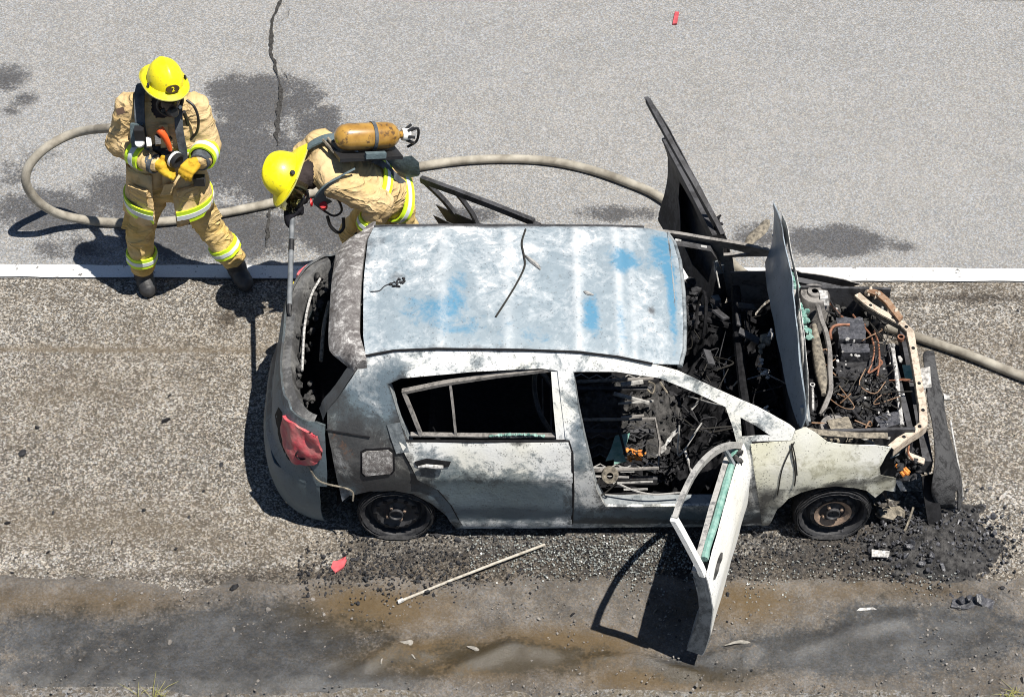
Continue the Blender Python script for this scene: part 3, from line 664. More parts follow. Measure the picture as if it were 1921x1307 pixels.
# ---- fuel door
fp = SD([(680, 848), (688, 844), (728, 842), (736, 848), (737, 880), (732, 886), (686, 890), (680, 884)])
panel('fuel_door_gap', [(x + (x + 1.378) * .14, z + (z - .66) * .14) for x, z in fp], [], near(.003), .004, .03, M['black'], car)
panel('fuel_door', fp, [], near(.011), .006, .02, M['spoiler'], car, lambda c: (0, 0, 0))
def side_pt(px, py, off=.01):
    q = sd(px, py); return Vector((q[0], -sw(*q) - off, q[1]))
# ---- near rear door (shut)
RD = [(749, 826), (900, 827), (1066, 826), (1073, 849), (1075, 925), (1072, 981), (960, 983), (871, 981), (862, 972), (847, 944), (822, 916), (798, 904), (783, 893), (772, 872), (758, 846)]
door_wear = paint(soot=[(900, 895, 60, 16, .48), (1000, 865, 60, 22, .28), (1060, 940, 10, 60, .45), (800, 880, 20, 20, .7), (770, 850, 12, 20, .5), (920, 940, 40, 40, .16), (1050, 850, 20, 10, .3)],
                  steel=[(880, 930, 140, 40, .72), (980, 940, 110, 34, .45), (800, 850, 30, 20, .3), (930, 960, 200, 12, .4)], rust=[(1066, 900, 6, 50, .35), (1000, 850, 70, 14, .12)], edges=[SD(RD)])
def rd_map(x, z):
    p = near(.012, .006, 5)(x, z); p.y -= .010 * math.exp(-((z - .555) / .03) ** 2); p.y -= .012 * smooth01(.16, .10, z); return p
rd = panel('rear_door', SD(RD), [], rd_map, .02, .03, M['body'], car, door_wear)
mb = MB(); gp = dense(SD(RD), .05); mb.tube([Vector((x, -sw(x, z) - .004, z)) for x, z in gp + gp[:1]], .009, 6, False); mb.build('door_gap', M['black'], rd)
def bar(name, L, wd, mat, parent, off=.0, inset=.012, dep=.03, y=-1):
    pts = []
    for (x, z) in dense_open(L, .06): pts.append(Vector((x, y * (sw(x, z) + off - inset), z)))
    V = []; F = []; n = len(pts)
    for i, p in enumerate(pts):
        t = (pts[min(i + 1, n - 1)] - pts[max(i - 1, 0)]).normalized(); a = t.cross(Vector((0, y, 0))).normalized() * wd / 2; b = Vector((0, -y * dep, 0))
        j = .002 * noise.noise(p * 20)
        V += [p - a + Vector((0, j, 0)), p + a + Vector((0, j, 0)), p + a + b, p - a + b]
    for i in range(n - 1):
        for k in range(4): F.append((i * 4 + k, i * 4 + (k + 1) % 4, i * 4 + 4 + (k + 1) % 4, i * 4 + 4 + k))
    F.append((0, 1, 2, 3)); F.append(tuple((n - 1) * 4 + k for k in (3, 2, 1, 0)))
    return mesh_obj(name, V, F, mat, parent, 35)
def dense_open(L, st):
    out = []
    for a, b in zip(L, L[1:]):
        a = Vector(a); b = Vector(b); n = max(1, int((b - a).length / st)); out += [tuple(a.lerp(b, k / n)) for k in range(n)]
    return out + [tuple(L[-1])]
bar('window_frame', SD([(754, 741), (842, 723), (940, 709), (1042, 697)]), .020, M['farside'], rd)
bar('window_frame', SD([(757, 741), (774, 782), (790, 822)]), .018, M['farside'], rd)
bar('window_frame', SD([(1044, 699), (1048, 760), (1054, 826)]), .062, M['body'], rd, .006)
bar('glass_channel', SD([(844, 724), (850, 775), (855, 824)]), .013, M['farside'], rd, -.01)
bar('window_sill', SD([(770, 822), (900, 824), (1050, 824)]), .010, M['farside'], rd, -.004)
mb = MB()
for i in range(26):
    t = i / 25; p = sd(920 + 100 * t, 822 - 3 * math.sin(t * 3.1)); mb.chunk((p[0], -sw(*p) + .012, p[1] + .006), random.uniform(.006, .012))
mb.build('glass_remnant', M['seafoam'], rd, kind='stuff')
h = SD([(778, 861), (800, 855), (846, 861), (842, 870), (800, 874), (780, 868)])
panel('handle_recess', h, [], near(.022), .006, .02, M['black'], rd)
mb = MB(); mb.tube([side_pt(x_, y_, .04) for x_, y_ in ((785, 866), (800, 864), (818, 866), (832, 866))], [.006, .011, .013, .010], 8); mb.build('door_handle', M['whiteash'], rd)
mb = MB()
q = sd(755, 815); mb.strip([Vector((q[0] + dx, -sw(q[0], q[1] + dz) - .012, q[1] + dz)) for dx, dz in ((-.05, .07), (-.03, 0), (.0, -.10))], (.075, 0, .02), .004); mb.build('peeled_flap', M['jamb'], rd)
# ---- B pillar seat-belt reel, sill plate
mb = MB(); c = side_pt(1145, 912, -.09); mb.lathe([(.02, -.02), (.048, -.02), (.052, 0), (.048, .02), (.02, .02)], 20, Matrix.Translation(c) @ Matrix.Rotation(R(60), 4, 'X')); mb.build('belt_reel', M['tanash'], car)
mb = MB(); mb.tube(spline([c + Vector((-.06, -.02, .0)), c + Vector((-.085, -.05, -.07)), c + Vector((-.05, -.06, -.11)), c + Vector((0, -.05, -.07)), c + Vector((.04, -.04, -.02))], 6), .005, 6); mb.build('belt_wire', M['wire'], car)
mb = MB(); mb.tube(spline([c + Vector((.03, -.03, -.03)), c + Vector((.14, -.05, -.08)), c + Vector((.26, -.06, -.105)), c + Vector((.42, -.05, -.10))], 6), .006, 6); mb.build('belt_wire', M['ashmetal'], car)
V = []; F = []
for i in range(25):
    x = -.26 + i * .042; j = .006 * noise.noise((x * 9, 0, 0))
    V += [(x, -.80, .085 + j), (x, -.73, .135 + j), (x, -.62, .14 - j), (x, -.60, .09)]
for i in range(24):
    for k in range(3): F.append((i * 4 + k, i * 4 + 4 + k, i * 4 + 5 + k, i * 4 + 1 + k))
mesh_obj('sill_plate', V, F, M['ashmetal'], car, 40)
# ---- near wing and far wing
FEN = [(1408, 832), (1440, 829), (1484, 827), (1492, 808), (1512, 801), (1529, 811), (1553, 829), (1582, 833), (1640, 834), (1672, 838), (1662, 853), (1650, 876), (1652, 890), (1681, 896), (1679, 921), (1659, 918), (1642, 932),
       (1625, 919), (1603, 914), (1568, 911), (1534, 914), (1503, 923), (1479, 934), (1458, 954), (1442, 984), (1430, 986), (1424, 940), (1416, 890)]
FENW = SD(FEN)
fen_wear = paint(soot=[(1590, 905, 60, 9, .75), (1500, 918, 40, 8, .5), (1435, 940, 20, 50, .8), (1645, 900, 20, 30, .3), (1460, 930, 20, 20, .5)], steel=[(1550, 880, 160, 24, .22), (1660, 900, 30, 30, .3)], edges=[FENW])
panel('front_wing', FENW, [], near(.004, .007, 11), .006, .03, M['fender'], car, fen_wear)
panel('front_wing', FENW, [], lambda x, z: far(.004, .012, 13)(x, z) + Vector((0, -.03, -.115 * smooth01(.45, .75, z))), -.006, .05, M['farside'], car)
for P in (((1490, 826), (1478, 850), (1466, 880), (1460, 915), (1458, 925)), ((1484, 829), (1488, 860), (1492, 890), (1490, 908)), ((1486, 829), (1492, 858), (1495, 888))):
    mb = MB(); mb.tube(spline([side_pt(*p, .012) for p in P], 5), .004, 5); mb.build('hanging_wire', M['wire'], car)
# wing inner rails along the engine bay
for sgn in (-1, 1):
    mb = MB(); mb.strip([(x, sgn * (sw(x, .80) - .085), z - (.10 if sgn > 0 else 0)) for x, z in ((1.05, .80), (1.2, .76), (1.4, .72), (1.58, .69))], (0, .035, .01), .01); mb.build('wing_rail', M['charred' if sgn > 0 else 'tanash'], car)
# ---- wheels
def wheel(x, y, face, turn=0, ring=True, flat=.0):
    z0 = .193; Mx = Matrix.Translation((x, y, z0)) @ Matrix.Rotation(turn, 4, 'Z') @ Matrix.Rotation(R(90) * (1 if face < 0 else -1), 4, 'X')
    mb = MB(); mb.lathe([(.004, .012), (.028, .012), (.036, .03), (.042, .03), (.046, .008), (.075, -.006), (.098, .006), (.118, .016), (.135, .012), (.150, -.028), (.172, -.032), (.180, -.006), (.186, .022), (.203, .030), (.208, .024), (.205, .016), (.192, .006), (.188, -.10), (.203, -.135), (.20, -.14), (.18, -.12)], 48, Mx)
    wh = mb.build('wheel', M['rim'], car, 35)
    for k in range(12):
        a = 2 * math.pi * k / 12; mb = MB(); mb.lathe([(.0005, .0195), (.0125, .0195), (.014, .016)], 10, Mx @ Matrix.Translation((.122 * math.cos(a), .122 * math.sin(a), .0)))
        mb.build('vent_hole', M['black'], wh)
    for k in range(4):
        a = 2 * math.pi * (k + .3) / 4; mb = MB(); mb.lathe([(.001, .03), (.008, .03), (.011, .02), (.011, .0)], 6, Mx @ Matrix.Translation((.057 * math.cos(a), .057 * math.sin(a), -.006))); mb.build('wheel_nut', M['rimash'], wh)
    if ring:
        mb = MB(); mb.lathe([(.076, -.001), (.09, .010), (.1, .016), (.112, .020)], 40, Mx)
        F2 = []
        ring_o = mb.build('ash_ring', M['rimash'], wh)
    # remains of the tyre: collapsed beads and wire lying round the rim
    V = []; F = []; n = 64; pr = 8
    for k in range(n):
        a = 2 * math.pi * k / n; lo = max(0, -math.sin(a))     # local y up is -/+; sag towards the ground
        for q in range(pr):
            b = 2 * math.pi * q / pr; tt = .5 - .5 * ((Mx.to_3x3() @ Vector((math.cos(a), math.sin(a), 0))).z); rr = .190 + .034 * tt + (.016 + .010 * tt) * math.cos(b) + .012 * fbm((math.cos(a) * 3, math.sin(a) * 3, face + q)); zz = -.045 + .082 * math.sin(b) + .006 * fbm((a * 3, q, 2))
            v = Mx @ Vector((rr * math.cos(a), rr * math.sin(a), zz))
            v.y += face * .5 * max(0.0, .012 - v.z); v.z = max(v.z, .006 + .006 * abs(noise.noise((a * 5, q, 1))))
            V.append(v)
    for k in range(n):
        for q in range(pr): F.append((k * pr + q, k * pr + (q + 1) % pr, ((k + 1) % n) * pr + (q + 1) % pr, ((k + 1) % n) * pr + q))
    mesh_obj('tyre', V, F, M['tyre'], wh, 50)
    mb = MB()
    for j in range(3): mb.tube([Mx @ Vector(((.214 + .007 * j) * math.cos(a), (.214 + .007 * j) * math.sin(a), .035 - .012 * j)) for a in [2 * math.pi * i / 48 for i in range(49)]], .0028, 5, False)
    mb.build('bead_wire', M['char'], wh); return wh
wheel(-1.285, -.803, -1, 0, False); wheel(1.295, -.80, -1, R(4)); wheel(-1.30, .765, 1); wheel(1.295, .765, 1)
# wheel houses (dark liners) 
for x in (-1.3, 1.295):
    for sgn in (-1, 1):
        V = []; F = []; n = 24
        for i in range(n + 1):
            a = math.pi * i / n
            for y in (.83, .60, .50): V.append((x + .345 * math.cos(a), sgn * (y - .0), .14 + .30 * math.sin(a)))
        for i in range(n):
            for k in range(2): F.append((i * 3 + k, i * 3 + 1 + k, i * 3 + 4 + k, i * 3 + 3 + k))
        b = len(V); V += [(x - .36, sgn * .50, .03), (x + .36, sgn * .50, .03), (x + .36, sgn * .50, .46), (x - .36, sgn * .50, .46)]; F.append((b, b + 1, b + 2, b + 3))
        V2 = [(vx, sgn * min(abs(vy), sw(vx, max(vz, .05)) - .02), vz) for vx, vy, vz in V]
        mesh_obj('wheel_house', V2, F, M['black'], car, 50)
# ---- swinging doors
HX, HW = .745, .805
def front_door(sgn, ang, outer, inner, glass):
    """built shut, hinged at the wing; sgn -1 near side, +1 far side"""
    def loc(x, y, z): return Vector((x - HX, sgn * (y - HW), z))
    skin = [(.735, .80), (.735, .55), (.725, .30), (.70, .10), (.60, .072), (-.23, .072), (-.272, .10), (-.285, .35), (-.285, .60), (-.272, .795), (.2, .81)]
    def fo(x, z): return loc(x, sw(x, z) + .004 + .006 * math.exp(-((z - .555) / .03) ** 2) + .006 * fbm((x * 3, z * 3, sgn * 4)), z)
    def fi(x, z): return loc(x, sw(x, z) - .075 - .02 * smooth01(.5, .2, z) + .008 * fbm((x * 4, z * 4, sgn * 9)), z)
    d = panel('front_door', skin, [], fo, .006 * -sgn, .035, outer, car, (lambda c: (.12 * smooth01(-.85, -1.0, c.x) + .5 * math.exp(-((c.x + .06) / .05) ** 2 - ((c.z - .62) / .2) ** 2), .08, .1)) if sgn < 0 else None)
    d.location = (HX, sgn * HW, 0); d.rotation_euler.z = -sgn * ang
    iskin = [(.72, .76), (.71, .30), (.68, .12), (-.24, .10), (-.265, .14), (-.27, .76), (.2, .77)]
    hole = [(.60, .62), (.62, .30), (.35, .22), (.10, .25), (-.05, .45), (-.02, .62), (.3, .66)]
    panel('inner_panel', iskin, [hole], fi, .004 * -sgn, .05, inner, d)
    # closing flanges between the two skins
    V = []; F = []; P = dense_open([(-.272, .795), (-.285, .60), (-.285, .35), (-.272, .10), (-.23, .072), (.60, .072), (.70, .10), (.725, .30), (.735, .80)], .05)
    for (x, z) in P: V += [fo(x, z) + Vector((0, 0, 0)), fi(x + .012 * (1 if x < 0 else -1), max(z, .10))]
    for i in range(len(P) - 1): F.append((2 * i, 2 * i + 1, 2 * i + 3, 2 * i + 2))
    mesh_obj('door_edge', V, F, inner, d, 50)
    def fbar(nm, L, wd, mat, inset=.0, dep=.028):
        pts = [loc(x, sw(x, z) - inset, z) for x, z in dense_open(L, .05)]; V = []; F = []; n = len(pts)
        for i, p in enumerate(pts):
            t = (pts[min(i + 1, n - 1)] - pts[max(i - 1, 0)]).normalized(); a = t.cross(Vector((0, sgn, 0))).normalized() * wd / 2; b = Vector((0, -sgn * dep, 0)); V += [p - a, p + a, p + a + b, p - a + b]
        for i in range(n - 1):
            for k in range(4): F.append((i * 4 + k, i * 4 + (k + 1) % 4, i * 4 + 4 + (k + 1) % 4, i * 4 + 4 + k))
        F.append((0, 1, 2, 3)); F.append(tuple((n - 1) * 4 + k for k in (3, 2, 1, 0))); return mesh_obj(nm, V, F, mat, d, 35)
    rail = spline([(.715, .80, 0), (.60, .905, 0), (.42, 1.02, 0), (.18, 1.115, 0), (-.06, 1.158, 0), (-.235, 1.165, 0)], 4); fbar('window_frame', [(p.x, p.y) for p in rail], .034, M['ashmetal'] if sgn < 0 else inner, .0, .03)
    fbar('window_frame', [(-.235, 1.172), (-.25, 1.0), (-.262, .80)], .05, outer if sgn < 0 else inner, .0, .03)
    fbar('window_frame', [(.56, .80), (.545, .94)], .022, inner, .01, .02)
    fbar('belt_rail', [(.72, .80), (.2, .81), (-.26, .795)], .02, M['ashmetal'] if sgn < 0 else inner, .05, .03)
    if glass:
        mb = MB(); mb.tube(spline([loc(x, sw(x, .79) - .035 + .006 * noise.noise((x * 8, 0, 0)), .80 + .012 * noise.noise((x * 6, 3, 0))) for x in (.66, .5, .3, .1, -.05, -.16)], 4), [.022 + .006 * noise.noise((i * .6, 0, 0)) for i in range(21)], 8); mb.build('slumped_window_glass', M['seafoam'], d)
    mb = MB()
    for k in range(10): mb.chunk(loc(.62 + random.uniform(-.035, .035), sw(.6, .84) + random.uniform(-.005, .02), .80 + random.uniform(-.06, .04)), random.uniform(.012, .028))
    mb.build('melted_mirror_base', M['ash'] if sgn < 0 else M['black'], d)
    if sgn < 0:
        mb = MB(); mb.tube([loc(x, sw(x, .70) + .010, .70 + .01 * math.sin(i)) for i, x in enumerate((-.20, -.15, -.10, -.05, 0))], [.006, .013, .010, .014, .006], 8, True, .5); mb.build('door_handle', M['ash'], d)
    for z in (.25, .55):
        mb = MB(); mb.box(loc(.745, HW - .05, z), (.05, .05, .07)); mb.build('hinge', M['jamb'], d)
    return d
front_door(-1, R(74), M['doorwhite'], M['jamb'], True)
fd = front_door(1, R(74), M['charred'], M['charred'], False); fd.location.z = .13
def far_rear_door(ang):
    hx, hw = -.27, .815
    def loc(x, y, z): return Vector((x - hx, y - hw, z))
    skin = [(a, b * .90) for a, b in SD(RD)]
    d = panel('rear_door', skin, [], lambda x, z: loc(x, sw(x, z) + .008 + .008 * fbm((x * 3, z * 3, 2)), z), -.006, .05, M['charred'], car)
    d.location = (hx, hw, 0); d.rotation_euler.z = -ang
    panel('inner_panel', [(x * .97 - .01, max(.1, z - .03)) for x, z in skin], [], lambda x, z: loc(x, sw(x, z) - .075, z), -.004, .06, M['charred'], d)
    def fb(L, wd, nm='window_frame', y0=0):
        pts = [loc(x, sw(x, z) - y0, z) for x, z in dense_open(L, .05)]; V = []; F = []; n = len(pts)
        for i, p in enumerate(pts):
            t = (pts[min(i + 1, n - 1)] - pts[max(i - 1, 0)]).normalized(); a = t.cross(Vector((0, 1, 0))).normalized() * wd / 2; b = Vector((0, -.03, 0)); V += [p - a, p + a, p + a + b, p - a + b]
        for i in range(n - 1):
            for k in range(4): F.append((i * 4 + k, i * 4 + (k + 1) % 4, i * 4 + 4 + (k + 1) % 4, i * 4 + 4 + k))
        F.append((0, 1, 2, 3)); F.append(tuple((n - 1) * 4 + k for k in (3, 2, 1, 0))); mesh_obj(nm, V, F, M['charred'], d, 35)
    fb(SD([(752, 738), (842, 721), (940, 707), (1044, 694)]), .042); fb(SD([(755, 738), (774, 782), (800, 846)]), .030); fb(SD([(1046, 694), (1050, 760), (1056, 826)]), .055); fb(SD([(844, 722), (850, 775), (857, 850)]), .022, 'glass_channel')
far_rear_door(R(33))
# far door mirror, melted, hanging off the A pillar
mb = MB(); p0 = Vector((.86, .80, .86)); mb.tube(spline([p0, p0 + Vector((.04, .05, .02)), p0 + Vector((.10, .11, .03)), p0 + Vector((.14, .18, .05))], 4), [.02, .026, .03, .033, .036, .038, .038, .038, .036, .034, .03, .024, .014], 10, True, .5); mb.build('melted_door_mirror', M['tanash'], car)
# ---- bonnet, standing open
def bonnet(u, v):
    """u = across (-1 near .. 1 far), v = 0 hinge .. 1 leading edge"""
    y = u * (.71 - .06 * v ** 3); xb = lerp_tab([(-1, 1.055), (-.6, 1.01), (0, .985), (.6, .968), (1, .972)], u); xt = lerp_tab([(-1, 1.03), (-.6, 1.025), (0, 1.025), (.6, .995), (1, .962)], u)
    top = lerp_tab([(-1, .34), (-.7, .44), (0, .50), (.7, .54), (1, .53)], u)
    x = xb + (xt - xb) * v + .03 * math.sin(v * 3.14) ; z = .80 + (top + .04) * v
    return Vector((x + .010 * fbm((u * 2, v * 2, 6)), y, z))
panel('bonnet', [(-1, 0), (-.5, 0), (0, 0), (.5, 0), (1, 0), (1, .85), (.97, .97), (.86, 1.0), (.4, 1.0), (0, 1.0), (-.5, 1.0), (-.85, .97), (-1, .8)], [], bonnet, -.006, .08, M['bonnet'] if 'bonnet' in M else M['body'], car, lambda c: (.30 * smooth01(1.05, 1.36, c.z) + .22 * max(0, noise.noise(c * 5)), .5 + .4 * smooth01(1.0, 1.3, c.z), 0))
panel('bonnet_inner_frame', [(-.9, .06), (.92, .05), (.9, .85), (.7, .93), (-.5, .9), (-.8, .7)], [[(-.65, .25), (-.1, .2), (-.1, .72), (-.5, .7)], [(.1, .2), (.7, .22), (.65, .72), (.1, .74)]], lambda u, v: bonnet(u, v) + Vector((.035, 0, .01)), -.004, .08, M['whiteash'], car)
for sgn, yy in ((-1, -.66), (1, .66)):
    mb = MB(); mb.tube([(1.10, yy, .80), (1.08, yy, .87), (1.06, yy, .95)], .014, 6); mb.build('bonnet_hinge', M['jamb'], car)
mb = MB(); mb.tube([(1.10, .70, .78), (1.06, .715, .90), (1.03, .72, .98)], .012, 6); mb.build('bonnet_strut', M['yellow_plastic'], car)
mb = MB(); mb.tube([(1.06, .70, .80), (1.04, .71, .92), (1.01, .71, 1.04)], .02, 6); mb.build('bonnet_strut', M['whiteash'], car)
# ================================================================== inside the shell
V = []; F = []; xs_ = [-2.0 + .1 * i for i in range(31)]; ys_ = [-.74 + .0925 * i for i in range(17)]
for x in xs_:
    for y in ys_:
        z = .085 + .10 * math.exp(-(y / .14) ** 2) * smooth01(-1.2, -.6, x) + .14 * smooth01(-.75, -.95, x) + .18 * smooth01(-1.35, -1.5, x) + .02 * fbm((x * 5, y * 5, 1)) + .18 * smooth01(.8, 1.05, x); V.append((x, y * (1 if x < 0.9 else .9) * (1 if x > -1.5 else .88) * (1 if x > -1.8 else .8), z))
n = len(ys_)
for i in range(len(xs_) - 1):
    for j in range(n - 1): F.append((i * n + j, i * n + n + j, i * n + n + j + 1, i * n + j + 1))
mesh_obj('floor_pan', V, F, M['soot'], car, 60)
mb = MB(); mb.box((1.06, 0, .50), (.02, 1.40, .62)); mb.build('bulkhead', M['charred'], car)
mb = MB(); mb.box((-1.02, 0, .46), (.03, 1.2, .42), Matrix.Rotation(R(-14), 3, 'Y')); mb.build('rear_seat_back', M['soot'], car)
def P(px, py, z): return atZ(px, py, z)
def seat(cy, mirror):
    root = None
    # tubular cushion frame, back hoop and zig-zag springs
    mb = MB(); z = .30; x0, x1 = -.22, .27
    loop = [(x0, cy - .21, z), (x1, cy - .20, z + .02), (x1 + .02, cy, z + .02), (x1, cy + .20, z + .02), (x0, cy + .21, z), (x0, cy - .21, z)]
    mb.tube(loop, .011, 6); seat_o = mb.build('seat_frame', M['farside'], car)
    mb = MB(); mb.tube(spline([(x0, cy - .20, z), (x0 - .12, cy - .20, z + .26), (x0 - .22, cy - .17, z + .48), (x0 - .25, cy, z + .54), (x0 - .22, cy + .17, z + .48), (x0 - .12, cy + .20, z + .26), (x0, cy + .20, z)], 5), .015, 6); mb.build('seat_back_hoop', M['charred'], seat_o)
    for k in range(5):
        y = cy - .16 + k * .08; mb = MB()
        mb.tube([(x0 + (x1 - x0) * i / 10, y + .018 * (1 if i % 2 else -1), z + .008 - .02 * math.sin(math.pi * i / 10)) for i in range(11)], .0045, 5); mb.build('seat_spring', M['ashmetal' if k == 0 else 'charred'], seat_o)
    for s_ in (-1, 1):
        mb = MB(); mb.box((.02, cy + s_ * .19, .20), (.50, .03, .05)); mb.build('seat_rail', M['charred'], seat_o)
    for k in range(4):
        mb = MB(); zz = z + .1 + k * .1; mb.tube([(x0 - .05 - k * .05, cy - .17, zz), (x0 - .05 - k * .05, cy + .17, zz)], .005, 5); mb.build('seat_spring', M['charred'], seat_o)
seat(-.37, False); seat(.37, True)
mb = MB()
for (a, b) in (((1112, 877), (1160, 878)), ((1160, 878), (1164, 884)), ((1164, 884), (1190, 884)), ((1162, 876), (1225, 882)), ((1114, 893), (1180, 895)), ((1150, 906), (1225, 903)), ((1170, 918), (1215, 917))):
    mb.tube([P(*a, .30), P(*b, .30)], .0065, 5)
mb.build('seat_wire', M['ashmetal'], car)
# ash and debris down the centre tunnel and passenger footwell
mb = MB()
for i in range(90): mb.flake(P(random.gauss(1205, 26), random.uniform(700, 870), random.uniform(.24, .30)), random.uniform(.006, .02))
mb.build('tunnel_ash', M['char'], car, kind='stuff')
mb = MB()
for i in range(50): mb.flake(P(random.gauss(1262, 12), random.uniform(735, 800), random.uniform(.2, .28)), random.uniform(.008, .025))
for i in range(80): mb.flake(P(random.gauss(1250, 16), random.uniform(860, 905), random.uniform(.12, .18)), random.uniform(.01, .03))
mb.build('footwell_ash', M['char'], car, kind='stuff')
mb = MB()
for i in range(26): mb.chunk(P(random.gauss(1190, 10), random.gauss(852, 6), .27 + random.uniform(0, .03)), random.uniform(.008, .018))
mb.build('orange_residue', M['orange'], car, kind='stuff')
mb = MB(); mb.strip([P(1150, 862, .29), P(1160, 840, .31), P(1168, 815, .30)], (.09, .02, .0), .006); mb.strip([P(1152, 864, .30), P(1175, 858, .31)], (.0, .05, .01), .006); mb.build('melted_sheet', M['seafoam'], car)
mb = MB(); mb.strip(spline([P(1238, 852, .22), P(1245, 838, .25), P(1258, 822, .27), P(1268, 806, .30)], 3), [Vector((.055 + .012 * math.sin(i * 2.1), .045, .01)) for i in range(10)], .006); mb.build('peeled_foil', M['whiteash'], car)
mb = MB(); mb.tube(spline([P(1284, 842, .25), P(1292, 866, .22), P(1298, 888, .18)], 4), .009, 6); mb.tube([P(1303, 878, .2), P(1305, 890, .18)], .007, 6); mb.tube([P(1296, 890, .18), P(1304, 898, .17)], .01, 6); mb.build('pedal_arm', M['whiteash'], car)
for a, b, r_, mt in (((1152, 738), (1218, 756), .013, 'ashmetal'), ((1160, 757), (1226, 752), .008, 'ashmetal'), ((1165, 783), (1208, 779), .009, 'farside'), ((1165, 722), (1206, 716), .016, 'ashmetal'), ((1160, 800), (1175, 860), .008, 'char')):
    mb = MB(); mb.tube([P(*a, .36), P(*b, .36)], r_, 6); mb.build('console_bracket', M[mt], car)
mb = MB(); mb.tube(spline([P(1216, 715, .42), P(1228, 722, .4), P(1224, 738, .36), P(1214, 730, .38)], 4), .006, 5); mb.tube([P(1238, 716, .55), P(1252, 737, .5)], .006, 5); mb.build('console_cable', M['tanash'], car)
mb = MB(); mb.tube(spline([Vector((.70, -.72, .78)), Vector((.72, -.69, .66)), Vector((.74, -.66, .56))], 4), [.012] * 9, 6); mb.build('melted_grab_handle', M['scrapred'], car)
V = []; F = []; nx_, ny_ = 56, 70
for i in range(nx_ + 1):
    for j in range(ny_ + 1):
        x = -.28 + .72 * i / nx_; y = -.30 + .62 * j / ny_
        h_ = .10 + .17 * math.exp(-((y - .02) / .16) ** 2) + .05 * fbm((x * 6, y * 6, 9)) + .03 * (1 - abs(fbm((x * 14, y * 12, 4), 3)) * 2) + .012 * fbm((x * 45, y * 45, 1), 2)
        V.append((x, y, h_))
for i in range(nx_):
    for j in range(ny_): k = i * (ny_ + 1) + j; F.append((k, k + ny_ + 1, k + ny_ + 2, k + 1))
mesh_obj('console_slag', V, F, M['ash'], car, None)
# dashboard: slumped beam and lumps
mb = MB(); mb.tube([(.80, -.68, .60), (.78, -.2, .62), (.78, .25, .62), (.80, .68, .60)], .03, 8); mb.build('dashboard_beam', M['soot'], car)
V = []; F = []; nx_, ny_ = 60, 110
for i in range(nx_ + 1):
    for j in range(ny_ + 1):
        x = .36 + .68 * i / nx_; y = -.66 + 1.32 * j / ny_
        h_ = .14 + .26 * smooth01(.42, .72, x) + .06 * fbm((x * 5, y * 5, 2)) + .05 * (1 - abs(fbm((x * 11, y * 9, 4), 3)) * 2.2) + .018 * fbm((x * 40, y * 40, 1), 2)
        V.append((x, y, min(h_, .56)))
for i in range(nx_):
    for j in range(ny_): k = i * (ny_ + 1) + j; F.append((k, k + ny_ + 1, k + ny_ + 2, k + 1))
mesh_obj('dashboard_slag', V, F, M['soot'], car, None)
mb = MB()
for i in range(60): mb.flake((random.uniform(.55, 1.0), random.uniform(-.64, .64), random.uniform(.44, .56)), random.uniform(.015, .05))
mb.build('dashboard_residue', M['soot'], car, kind='stuff')
for i in range(26):
    x, y = random.uniform(.45, .98), random.uniform(-.6, .6); L = [Vector((x + random.gauss(0, .07), y + random.gauss(0, .10), random.uniform(.42, .62))) for _ in range(4)]
    mb = MB(); mb.tube(spline(L, 5), random.uniform(.003, .006), 5); mb.build('dashboard_wire', M[random.choice(['char', 'char', 'char', 'wire', 'wire', 'ashmetal'])], car)
for (px, py, sx, sy, a) in ((1400, 575, .13, .05, 20), (1405, 630, .14, .05, -15), (1352, 590, .06, .10, 40), (1330, 670, .05, .12, 10), (1385, 600, .03, .10, 0)):
    mb = MB(); mb.box(P(px, py, .70), (sx, sy, .012), Matrix.Rotation(R(a), 3, 'Z') @ Matrix.Rotation(R(25), 3, 'Y')); mb.build('dashboard_shard', M['charred'], car)
for (px, py, s_, mt) in ((1437, 640, .035, 'tanash'), (1430, 655, .03, 'tanash'), (1445, 625, .025, 'whiteash'), (1436, 702, .02, 'whiteash'), (1425, 678, .012, 'whiteash'), (1435, 768, .014, 'whiteash')):
    mb = MB()
    for k in range(5): mb.chunk(P(px + random.uniform(-5, 5), py + random.uniform(-6, 6), .72), s_ * random.uniform(.5, 1))
    mb.build('ash_clump', M[mt], car)
mb = MB()
for i in range(50): mb.chunk(P(random.gauss(1292, 8), random.uniform(525, 610), random.uniform(.45, .62)), random.uniform(.015, .04))
mb.build('headrest_ash', M['char'], car, kind='stuff')
mb = MB(); mb.tube([(.56 + .02 * math.cos(a), .36 + .17 * math.sin(a), .66 + .15 * math.cos(a)) for a in [2 * math.pi * i / 24 for i in range(25)]], .011, 6); mb.tube([(.56, .36, .66), (.80, .36, .56)], .022, 8); mb.build('steering_wheel', M['soot'], car)
mb = MB(); mb.tube([P(1340, 490, .75), P(1346, 520, .7), P(1350, 540, .66)], .005, 5); mb.build('trim_wire', M['ashmetal'], car)
for q in ((1272, 450), (1320, 462)):
    mb = MB(); p = Vector((atZ(*q, 1.13))); mb.tube([p - Vector((.018, 0, 0)), p + Vector((.018, -.002, -.006))], .008, 6); mb.build('pillar_clip', M['whiteash'], car)
